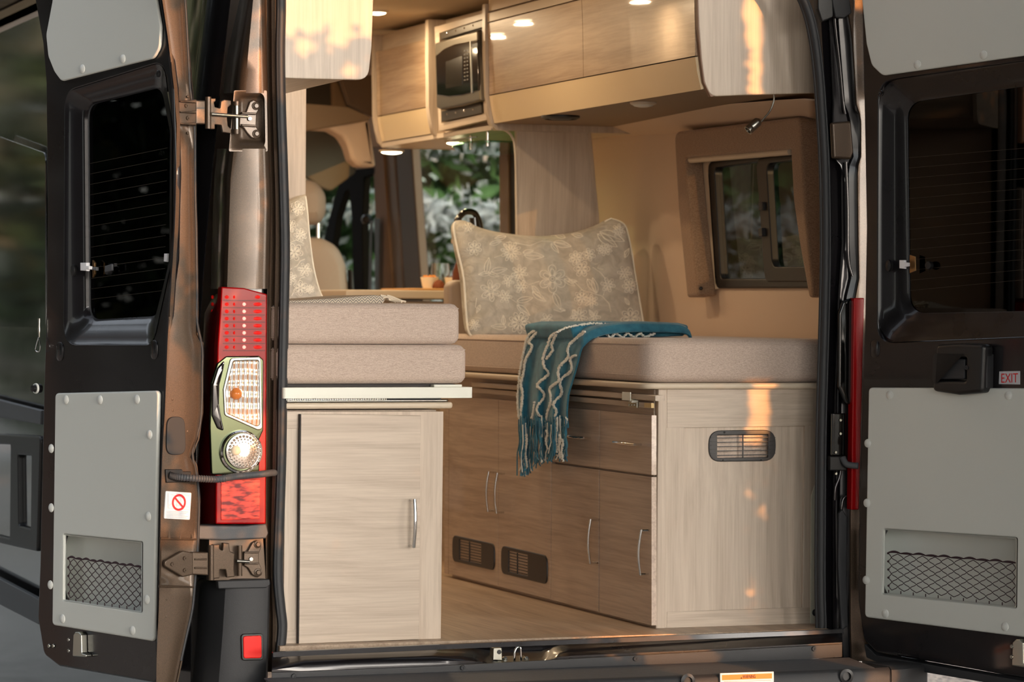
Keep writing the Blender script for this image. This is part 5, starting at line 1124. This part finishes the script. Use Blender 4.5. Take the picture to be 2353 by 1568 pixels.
for j in range(9):
    for i in range(2): v, f = bar_vf(ML.w(1086+i*6, 118+j*8.4-i*1.3, .0302), ML.w(1090+i*6, 117+j*8.4-i*1.3, .0302), .004, ML, .001); m.add(v, f)
m.build('keypad', plain('dim_keys', (96, 92, 84), .4), mw_, False)['kind'] = 'stuff'
slab('display', ML, [(1085, 102), (1097, 98.5), (1097, 108), (1085, 111)], M['black'], mw_, d=(.0308, .029), b=.0003)
for q, ys in (([(1011, 76), (1111, 45), (1112, 62), (1013, 91)], (84, 56)), ([(1014, 256), (1105, 236), (1107, 260), (1014, 280)], (262, 246))):
    vb = slab('vent_bar', ML, q, plain('dark_vent_bar', (70, 62, 50), .4, .5), mw_, d=(.006, -.02), b=.002)
    for k in range(4):
        x = 1031+k*20; t = (x-1014)/92; y = ys[0]+(ys[1]-ys[0])*t+(3 if ys[0] > 200 else -2); lathe('rivet', [(.004, 0), (.003, .002), (0, .003)], ML.w(x, y, .006), ML.n, M['chrome'], mw_, 10)
# glass shelf with rail lamps
gs = empty('glass_shelf', (1.35, 2.3, 1.44), 'wavy green-edged glass shelf hanging under the microwave', 'shelf')
zs = zb-.058
plan('glass', [(1.24, 1.95), (1.22, 2.1), (1.26, 2.3), (1.34, 2.5), (1.44, 2.7), (1.60, 2.85), (1.60, 1.95)], zs, zs+.006, glass('green_edged_glass', (.62, .86, .70, 1)), gs, r=.05, b=.001)
for x, y in ((1.30, 2.22), (1.28, 1.99)): tube('hanger', [(x, y, zs-.012), (x, y, zb-.02)], .005, M['chrome'], gs, 12)
tube('lamp_rail', smooth_path([(1.245, 2.0, zs+.02), (1.24, 2.2, zs+.02), (1.27, 2.4, zs+.02)], 4), .002, M['chrome'], gs, 8)
q = onZ(900, 334, zb-.004); puck(q.x, q.y, zb-.022, 1.2, 'glowing round downlight under the far end of the kitchen locker', r=.042)
q = onZ(1015, 312, zb-.006); puck(q.x+.05, q.y, zb-.022, 1.2, 'glowing round downlight just below the microwave', r=.034)
# ceiling lights: one in view, some mirrored in the locker doors, one added to brighten the bed
zc = 1.92
q = onZ(866, 31, zc-.01); puck(q.x, q.y, zc, 4.5, 'glowing round ceiling light beside the left overhead locker')
for x, y, lb in ((.58, 2.13, 'glowing ceiling light mirrored in the near locker door'), (.69, 3.0, 'glowing ceiling light mirrored beside the microwave post'), (.57, 3.64, 'glowing ceiling light farthest toward the front seats'), (.75, 1.15, 'unseen ceiling light added to brighten the bed')): puck(x, y, zc, 4.5, lb)

# ================================================================== bunk window and its upholstered surround
w1 = empty('window_1', WP.w(1750, 520), kind='structure')
slab('frame', WP, [(1624, 372), (1884, 336), (1884, 662), (1643, 663)], M['black'], w1, d=(.012, -.02), r=.035, b=.005, holes=[[(1640, 386), (1875, 352), (1875, 640), (1655, 640)]], hr=.02)
slab('sash', WP, [(1736, 364), (1880, 346), (1880, 648), (1757, 648)], M['black'], w1, d=(.016, -.01), r=.035, b=.004, holes=[[(1760, 376), (1872, 362), (1872, 612), (1774, 613)]], hr=.03)
slab('pane', WP, [(1634, 380), (1880, 346), (1880, 650), (1650, 650)], glass('tinted_bunk_glass', (.34, .36, .33, 1), spec=1.6), w1, d=(-.004, -.008), b=.0005)
for y in (465, 525): slab('sash_catch', WP, [(1742, y), (1750, y-1), (1751, y+18), (1743, y+19)], M['plast'], w1, d=(.028, .014), r=.003, b=.002)
slab('reveal', WP, [(1600, 372), (1640, 366), (1662, 668), (1628, 676)], M['trim'], w1, d=(.006, -.01), r=.006, b=.002, holes=[[(1625, 378), (1640, 376), (1656, 650), (1644, 660)]]) if False else None
su = empty('window_surround', onX(1700, 300, 1.70), 'brown padded fabric surround framing the bunk window on three sides', 'window surround')
SX = XP(1.70)
slab('padding', SX, [(1548, 303), (1836, 268), (1850, 500), (1869, 684), (1858, 684), (1836, 560), (1822, 460), (1816, 343), (1573, 362), (1585, 500), (1604, 680), (1578, 684), (1558, 480)], M['fab2'], su, d=(0, -.065), r=[.035, .03, .1, .01, .01, .1, .1, .006, .006, .1, .01, .01, .1], b=.010)
tube('roller_blind', [SX.off(-.02).w(1578, 369), SX.off(-.02).w(1816, 349)], .010, M['trim'], su, 14)
slab('inner_lining', WP, [(1582, 372), (1628, 366), (1648, 664), (1612, 676)], M['trim'], su, d=(.012, .0), b=.003)
for x in (1603, 1611): lathe('snap_stud', [(.006, 0), (.006, .006), (.004, .009), (0, .01)], XP(1.71).w(x, 663), V((-.6, -.8, 0)), M['black'], su, 14)

# reading lamp
rl = empty('reading_lamp', onY(1777, 219, .22), 'brushed steel gooseneck reading lamp hanging from the locker end', 'lamp')
gn = smooth_path([onY(x, y, .22) for x, y in ((1778, 212), (1778, 232), (1770, 254), (1756, 272), (1744, 285))], 10)
tube('gooseneck', [p for p in gn], [.0026+(.0005 if k % 2 else 0) for k in range(len(gn))], M['steel'], rl, 8)
a, b = onY(1746, 276, .22), onY(1721, 298, .22); ax = (b-a).normalized(); L_ = (b-a).length
lathe('lamp_head', [(0, -.002), (.006, 0), (.0125, .006), (.0135, .012), (.0135, L_*.75), (.0128, L_*.78), (.0135, L_*.8), (.0135, L_+.004), (.011, L_+.004), (.010, L_-.004), (0, L_-.004)], a, ax, M['steel'], rl, 24)

# ================================================================== kitchen beyond the partition
kc = empty('kitchen_counter', (1.35, 2.8, 0), 'kitchen counter glowing warm behind the bed, its edge seen level with the eye', 'counter')
CPl = YP(2.62); xl = onY(795, 668, 2.62).x; zt = onY(900, 667, 2.62).z
box('worktop', (xl, 2.62, zt-.030), (1.77, 3.3, zt), M['trim'], kc, b=.006)
box('carcass', (xl+.02, 2.66, 0), (1.77, 3.3, zt-.038), M['wood_x'], kc, b=.002)
box('drawer', (xl+.015, 2.64, zt-.19), (1.5, 2.66, zt-.042), M['wood_x'], kc, b=.002)
sc_ = empty('galley_unit', (1.55, 2.2, 0), 'low galley unit carrying the curved tap, hidden behind the wide pillow', 'cabinet')
box('carcass', (1.32, 1.96, 0), (1.77, 2.60, .86), M['wood_y'], sc_, b=.002); box('worktop', (1.30, 1.95, .86), (1.77, 2.61, .885), M['trim'], sc_, b=.004)
fa = empty('faucet', (1.5, 2.35, .885), 'dark polished curved tap arching up behind the wide pillow', 'faucet')
fp = smooth_path([onY(x, y, 2.3) for x, y in ((1045, 560), (1046, 530), (1052, 505), (1066, 489), (1082, 487), (1092, 492), (1100, 508), (1104, 530), (1106, 560), (1106, 620))], 8)
fp.append(V((fp[-1].x, 2.3, .885))); tube('spout', fp, [.011]*(len(fp)-1)+[.012], M['gloss_black'], fa, 18)
tube('body', [onY(1090, 500, 2.31), onY(1093, 530, 2.31), onY(1094, 560, 2.31), V((onY(1094, 560, 2.31).x, 2.31, .885))], [.018, .020, .020, .022], M['gloss_black'], fa, 18)
lathe('spout_tip', [(.012, 0), (.013, .01), (.010, .02)], onY(1045, 560, 2.3), (0, 0, 1), M['leather'], fa, 16)
zb2 = zt+.001; YQ = 2.78
sb = plan('serving_board', [(onY(915, 660, YQ).x, 2.64), (onY(1075, 660, YQ).x, 2.64), (onY(1075, 660, YQ).x, 3.0), (onY(915, 660, YQ).x, 3.0)], zt, zt+.008, plain('orange_wood_board', (196, 146, 88), .5), None, r=.02, b=.003); tag(sb, 'thin honey-coloured serving board under the snack bowls', 'board')
def bowl(x0, x1, label, nutcol, seed, nutlabel):
    c = onY((x0+x1)/2, 650, YQ); r = (onY(x1, 650, YQ)-onY(x0, 650, YQ)).length/2; z = zt+.009
    e = empty('snack_bowl', (c.x, YQ, z), label, 'bowl'); lathe('bowl', [(r*.72, 0), (r*.82, .012), (r, .040), (r*.94, .040), (r*.76, .012), (0, .008)], (c.x, YQ, z), (0, 0, 1), plain('cream_ceramic', (250, 240, 216), .35), e)
    random.seed(seed); mn = MB()
    for k in range(16):
        a = random.random()*6.28; rr = r*.7*math.sqrt(random.random()); s = .0055
        v, f = lathe_vf([(0, -s), (s*.8, -s*.5), (s, 0), (s*.8, s*.6), (0, s)], (c.x+rr*math.cos(a), YQ+rr*math.sin(a), z+.038+.005*random.random()), (random.uniform(-1, 1), random.uniform(-1, 1), .5), 8); mn.add(v, f)
    o = mn.build('snacks', plain('snacks', nutcol, .6), None, origin=(c.x, YQ, z+.036)); tag(o, nutlabel, 'snacks', kind='stuff')
bowl(967, 1007, 'cream bowl of orange nuts, left one of the two on the serving board', (224, 140, 50), 1, 'heap of small orange nuts filling the left cream bowl')
bowl(1022, 1062, 'cream bowl of dark raisins beside the wide pillow on the serving board', (100, 56, 36), 2, 'heap of dark raisins filling the bowl nearest the wide pillow')
c = onY(1012, 650, YQ+.10)
lathe_g = lathe('glass_tumbler', [(.028, 0), (.033, .03), (.036, .06), (.032, .092), (.0305, .092), (.034, .06), (.031, .03), (.026, .004), (0, .004)], (c.x, YQ+.1, zt+.009), (0, 0, 1), M['crystal'], None, 32); tag(lathe_g, 'stemless clear wine glass behind the snack bowls', 'glass')
c = onY(1008, 652, YQ-.06)
m = MB(); random.seed(4); v, f = lathe_vf([(.0, 0), (.022, .002), (.023, .010), (.016, .022), (.006, .028), (0, .029)], (c.x, YQ-.06, zt+.009), (0, 0, 1), 20)
v = [p+V((random.uniform(-1, 1), random.uniform(-1, 1), random.uniform(-1, 1)))*.0018 for p in v]
ck_ = mk('cookie', v, f, plain('dark_baked_crust', (120, 60, 26), .8, bump=.8, bscale=200), None, True); tag(ck_, 'dark crumbly round biscuit between the two cream bowls', 'biscuit')
c = onY(1057, 630, 2.55)
bt = empty('bottle', (c.x, 2.55, .885), 'amber glass bottle mostly hidden behind the left edge of the wide pillow', 'bottle')
lathe('glass', [(.0, 0), (.026, 0), (.028, .01), (.028, .13), (.014, .17), (.012, .20), (0, .20)], (c.x, 2.55, .886), (0, 0, 1), plain('amber_glass', (96, 40, 16), .1, coat=1), bt); lathe('cap', [(.013, .20), (.013, .225), (0, .225)], (c.x, 2.55, .886), (0, 0, 1), M['black'], bt)

# ================================================================== cab
se = empty('front_seat', (1.1, 4.1, 0), 'taupe leather front seat with headrest, seen past the left pillow', 'seat')
slab('headrest', YP(4.05), [(640, 420), (700, 410), (735, 416), (756, 445), (757, 490), (742, 516), (700, 518), (640, 512)], M['leather'], se, d=(0, -.13), r=.07, b=.05)
for x in (731, 690): tube('headrest_post', [onY(x, 505, 4.11), onY(x, 560, 4.11)], .007, M['chrome'], se, 10)
slab('backrest', YP(4.0), [(620, 560), (700, 545), (745, 546), (785, 566), (802, 610), (812, 700), (815, 900), (620, 900)], M['leather'], se, d=(0, -.16), r=.10, b=.05)
slab('side_lever', YP(4.0), [(806, 620), (812, 624), (816, 690), (808, 690)], M['black'], se, d=(0, -.05), b=.004)
box('base', (.75, 3.85, .0), (1.25, 4.4, .42), M['leather'], se, b=.04, seg=3)
o = slab('trim_2', WP, [(855, 338), (880, 338), (904, 700), (871, 700)], plain('warm_brown_post', (128, 100, 74), .6), None, d=(.03, -.01), b=.006); struct(o)
o = slab('trim_3', WP, [(880, 336), (904, 334), (928, 700), (904, 700)], plain('grey_brown_post', (112, 100, 94), .5), None, d=(.02, -.01), b=.006); struct(o)
o = slab('trim_4', WP, [(908, 334), (944, 332), (970, 700), (932, 700)], plain('dim_grey_brown_post', (72, 64, 60), .5), None, d=(.03, -.01), b=.008); struct(o)
o = slab('trim_5', WP, [(1146, 318), (1166, 318), (1170, 700), (1150, 700)], plain('umber_window_post', (96, 78, 60), .5), None, d=(.03, -.01), b=.006); struct(o)
o = slab('trim_6', WP, [(1167, 318), (1184, 316), (1188, 700), (1171, 700)], M['black'], None, d=(.02, -.01), b=.006); struct(o)
o = slab('window_2', WP.off(-.010), [(930, 318), (1152, 312), (1154, 704), (954, 704)], glass('sliding_door_glass', (.80, .86, .80, 1)), None, d=(0, -.004), b=.0005); struct(o)
o = slab('window_3', WP.off(-.010), [(698, 396), (870, 382), (876, 704), (698, 704)], glass('cab_door_glass', (.62, .70, .64, 1)), None, d=(0, -.004), b=.0005); struct(o)
cf = slab('trim_7', WP.off(.01), [(738, 580), (756, 500), (778, 425), (800, 392), (862, 384), (862, 400), (836, 408), (832, 530), (836, 700), (812, 700), (808, 500), (802, 434), (792, 442), (774, 500), (760, 590)], plain('matt_black_frame', (14, 14, 15), .8, spec=.1), None, d=(.02, -.01), b=.003); struct(cf)
sbt = empty('seat_belt', WP.w(858, 500), 'black seat belt hanging from its anchor on the cab pillar', 'seat belt')
lathe('anchor', [(.022, -.01), (.024, .01), (.016, .025), (0, .027)], WP.w(859, 505, .03), (-.5, -.85, 0), M['black'], sbt, 16)
slab('strap', WP.off(.05), [(850, 508), (856, 506), (852, 690), (846, 690)], M['black'], sbt, d=(.002, 0), b=.0008)
slab('strap', WP.off(.05), [(860, 500), (872, 504), (870, 690), (862, 690)], M['black'], sbt, d=(.002, 0), b=.0008)
CB = YP(3.75)
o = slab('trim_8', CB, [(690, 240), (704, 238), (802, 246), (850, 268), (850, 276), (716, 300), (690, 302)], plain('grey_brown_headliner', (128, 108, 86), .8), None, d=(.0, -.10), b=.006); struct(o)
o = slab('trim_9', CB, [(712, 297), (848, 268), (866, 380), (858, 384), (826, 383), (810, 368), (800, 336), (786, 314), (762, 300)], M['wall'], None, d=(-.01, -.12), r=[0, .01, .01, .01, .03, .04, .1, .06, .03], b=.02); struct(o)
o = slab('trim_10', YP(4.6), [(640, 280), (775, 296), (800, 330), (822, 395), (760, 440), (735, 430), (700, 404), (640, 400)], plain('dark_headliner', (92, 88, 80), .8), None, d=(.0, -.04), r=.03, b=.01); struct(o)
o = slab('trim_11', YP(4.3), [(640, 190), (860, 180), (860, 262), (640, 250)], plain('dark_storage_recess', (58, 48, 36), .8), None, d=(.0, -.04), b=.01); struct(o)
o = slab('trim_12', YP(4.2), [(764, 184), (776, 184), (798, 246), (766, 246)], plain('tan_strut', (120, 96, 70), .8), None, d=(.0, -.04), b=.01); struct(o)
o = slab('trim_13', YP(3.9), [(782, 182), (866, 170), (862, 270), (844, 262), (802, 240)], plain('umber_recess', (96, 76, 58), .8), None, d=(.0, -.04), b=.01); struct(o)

# ================================================================== planting around the van
def leafmat(name, a, b, trans=.3):
    m, t, p = newmat(name); L = t.links; N = t.nodes.new; tc = N('ShaderNodeTexCoord')
    n = N('ShaderNodeTexNoise'); n.inputs['Scale'].default_value = 3; L.new(tc.outputs['Object'], n.inputs['Vector']); r = N('ShaderNodeValToRGB'); e = r.color_ramp.elements; e[0].position = .35; e[1].position = .65; e[0].color = srgb(a); e[1].color = srgb(b)
    L.new(n.outputs[0], r.inputs[0]); L.new(r.outputs[0], p.inputs['Base Color']); p.inputs['Roughness'].default_value = .6; return m
def leaves(fn, n, size, seed):
    random.seed(seed); vs, fs = [], []
    while len(fs) < n:
        c = fn()
        if c is None: continue
        a = V((random.gauss(0, 1), random.gauss(0, 1), random.gauss(0, 1))).normalized(); b = a.orthogonal().normalized(); s = size*random.uniform(.6, 1.3); k = len(vs)
        vs += [c-a*s, c+b*s*.45, c+a*s, c-b*s*.45]; fs.append((k, k+1, k+2, k+3))
    return vs, fs
def raw(name, vs, fs, mat, parent, og):
    me = bpy.data.meshes.new(name); me.from_pydata([v-og for v in vs], [], fs); me.update(); return link(name, me, mat, parent, og)
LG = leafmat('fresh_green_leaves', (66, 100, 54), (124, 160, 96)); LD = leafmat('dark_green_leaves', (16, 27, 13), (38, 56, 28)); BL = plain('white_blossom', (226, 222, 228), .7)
def crown(rx, ry, rz, cz):
    def f():
        while True:
            p = V((random.uniform(-1, 1), random.uniform(-1, 1), random.uniform(-1, 1)))
            if .3 < p.length < 1: return V((p.x*rx, p.y*ry, cz+p.z*rz))
    return f
def trunk(parent, og, h, r):
    return tube('trunk', [og+V((0, 0, 0)), og+V((.03*h, 0, h*.4)), og+V((0, .02*h, h*.75))], [r, r*.8, r*.35], M['trunk'], parent, 10)
def tree(x, y, rx, rz, cz, n, size, mat, seed, label, blossoms=0, group=None, name='leafy_tree'):
    og = V((x, y, GZ)); e = empty(name, og, label, 'tree', group); trunk(e, og, cz+rz*.5, .10)
    vs, fs = leaves(lambda: og+crown(rx, rx, rz, cz)(), n, size, seed); o = raw('foliage', vs, fs, mat, e, og); o['kind'] = 'stuff'
    if blossoms:
        cl = []; random.seed(seed+1)
        for k in range(120):
            a_ = random.uniform(PI*.9, PI*1.9); zz = random.uniform(-.75, .35); p = V((rx*math.cos(a_)*.95, rx*math.sin(a_)*.95, cz+zz*rz)); cl.append(og+V((p.x, p.y, round(p.z/.42)*.42+random.uniform(-.05, .05))))
        def fb():
            c = random.choice(cl); return c+V((random.gauss(0, .30), random.gauss(0, .30), random.gauss(0, .06)))
        vs, fs = leaves(fb, blossoms, .05, seed+2); o = raw('blossom', vs, fs, BL, e, og); o['kind'] = 'stuff'
    return e
tree(5.2, 12.2, 2.6, 3.0, 2.4, 26000, .10, LG, 21, 'blossoming tree with tiers of white flowers seen through the sliding door window', 30000, name='blossoming_tree')
tree(1.6, 17.4, 2.2, 2.6, 2.6, 14000, .12, LG, 22, 'green tree seen through the cab door window', 9000)
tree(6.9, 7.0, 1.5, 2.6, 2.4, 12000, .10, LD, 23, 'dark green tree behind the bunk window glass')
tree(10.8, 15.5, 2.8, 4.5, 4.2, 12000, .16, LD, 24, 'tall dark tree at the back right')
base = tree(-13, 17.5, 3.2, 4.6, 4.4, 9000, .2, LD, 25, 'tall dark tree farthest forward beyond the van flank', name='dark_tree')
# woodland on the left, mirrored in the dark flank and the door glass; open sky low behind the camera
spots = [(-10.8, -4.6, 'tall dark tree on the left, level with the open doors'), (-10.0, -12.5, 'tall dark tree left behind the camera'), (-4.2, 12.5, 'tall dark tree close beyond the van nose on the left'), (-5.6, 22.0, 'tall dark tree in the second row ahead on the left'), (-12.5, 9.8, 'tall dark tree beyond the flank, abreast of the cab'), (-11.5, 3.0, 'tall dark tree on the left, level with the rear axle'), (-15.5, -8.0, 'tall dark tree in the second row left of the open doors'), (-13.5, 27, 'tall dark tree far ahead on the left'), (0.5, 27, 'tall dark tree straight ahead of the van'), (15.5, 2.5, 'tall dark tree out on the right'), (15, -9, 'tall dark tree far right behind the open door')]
for k, (x, y, lb) in enumerate(spots):
    r = base.copy(); COL.objects.link(r); r.location = (x, y, GZ); ORG[r.name] = r.location.copy(); r.rotation_euler.z = k*1.3; r.scale = (1, 1, .9+.2*math.sin(k)**2); r['label'] = lb
    for ch in list(base.children): c = ch.copy(); COL.objects.link(c); c.parent = r
ov = V((-2.6, 2.2, GZ)); e = empty('sky_shade_tree', ov, 'unseen tree added to shade the upper rear of the van from the sky', 'tree'); trunk(e, ov, 5.2, .16)  # canopy added out of view to dim sky light on the upper panels
def spread():
    x, d = random.uniform(-7.5, 8.5), random.uniform(.35, 8.6)
    if (x/8.5)**2+((d-4)/5)**2 > 1: return None
    return V((x+.5, -d, 2.5+.125*d+random.uniform(0, .35)+.1*math.sin(x*1.7+d)))
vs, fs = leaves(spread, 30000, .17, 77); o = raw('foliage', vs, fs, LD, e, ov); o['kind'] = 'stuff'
# unseen bush added to mask the sun: leaves left out where sun patches should fall
DB = 5.8; sh = V((SUN.x, SUN.y, 0)).normalized(); sx_ = V((sh.y, -sh.x, 0)) * -1
if sx_.x < 0: sx_ = -sx_
def lit(x, z):
    r = random.random()
    if x < .02 and .62 < z < 1.42 and x > -.17: return r < .6
    if x < .02 and z > .25: return r > .25*(1 if math.sin(x*31+z*9)+math.sin(z*14+x*5) < -.3 else 0)
    if x < .36 and z > 1.50: return r < min(1, (z-1.50)/.16+.1) or math.sin(x*60+z*25)+math.sin(z*70-x*20) > .5
    if z > 1.44: return 1.428+.03*(1.76-z)/.27+.006*math.sin(z*90) < x < 1.505
    if 1.452 < x < 1.535 and .52 < z < .72: return True
    if 1.455+.03*(z-.3) < x < 1.53 and .28 < z < .50: return r < .75
    if 1.45 < x < 1.53 and -.01 < z < .24: return r < .6
    if .73 < x < 1.12 and z < .03: return r < (x-.70)/.2
    if 1.39 < x < 1.52 and z < .0: return True
    return False
def occ():
    k = DB+random.uniform(-.3, .3); x = random.uniform(-.8, 1.95); z = random.uniform(-1.3, 2.1)
    if z > 2.0-.25*(x-.6)**2: return None
    if lit(x, z): return None
    return V((x, 0, z))+SUN*(k/math.cos(SUN_EL))
og = V((.6, 0, 0))+sh*DB; og.z = GZ
bu = empty('sun_mask_bush', og, 'unseen bush added to mask the low sun, gaps left for the sun patches', 'bush')
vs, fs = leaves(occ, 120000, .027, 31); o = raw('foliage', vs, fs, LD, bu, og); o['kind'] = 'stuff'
tube('stem', [og, og+V((.05, 0, 1.0)), og+V((0, 0, 2.6))], [.05, .04, .02], M['trunk'], bu, 8)
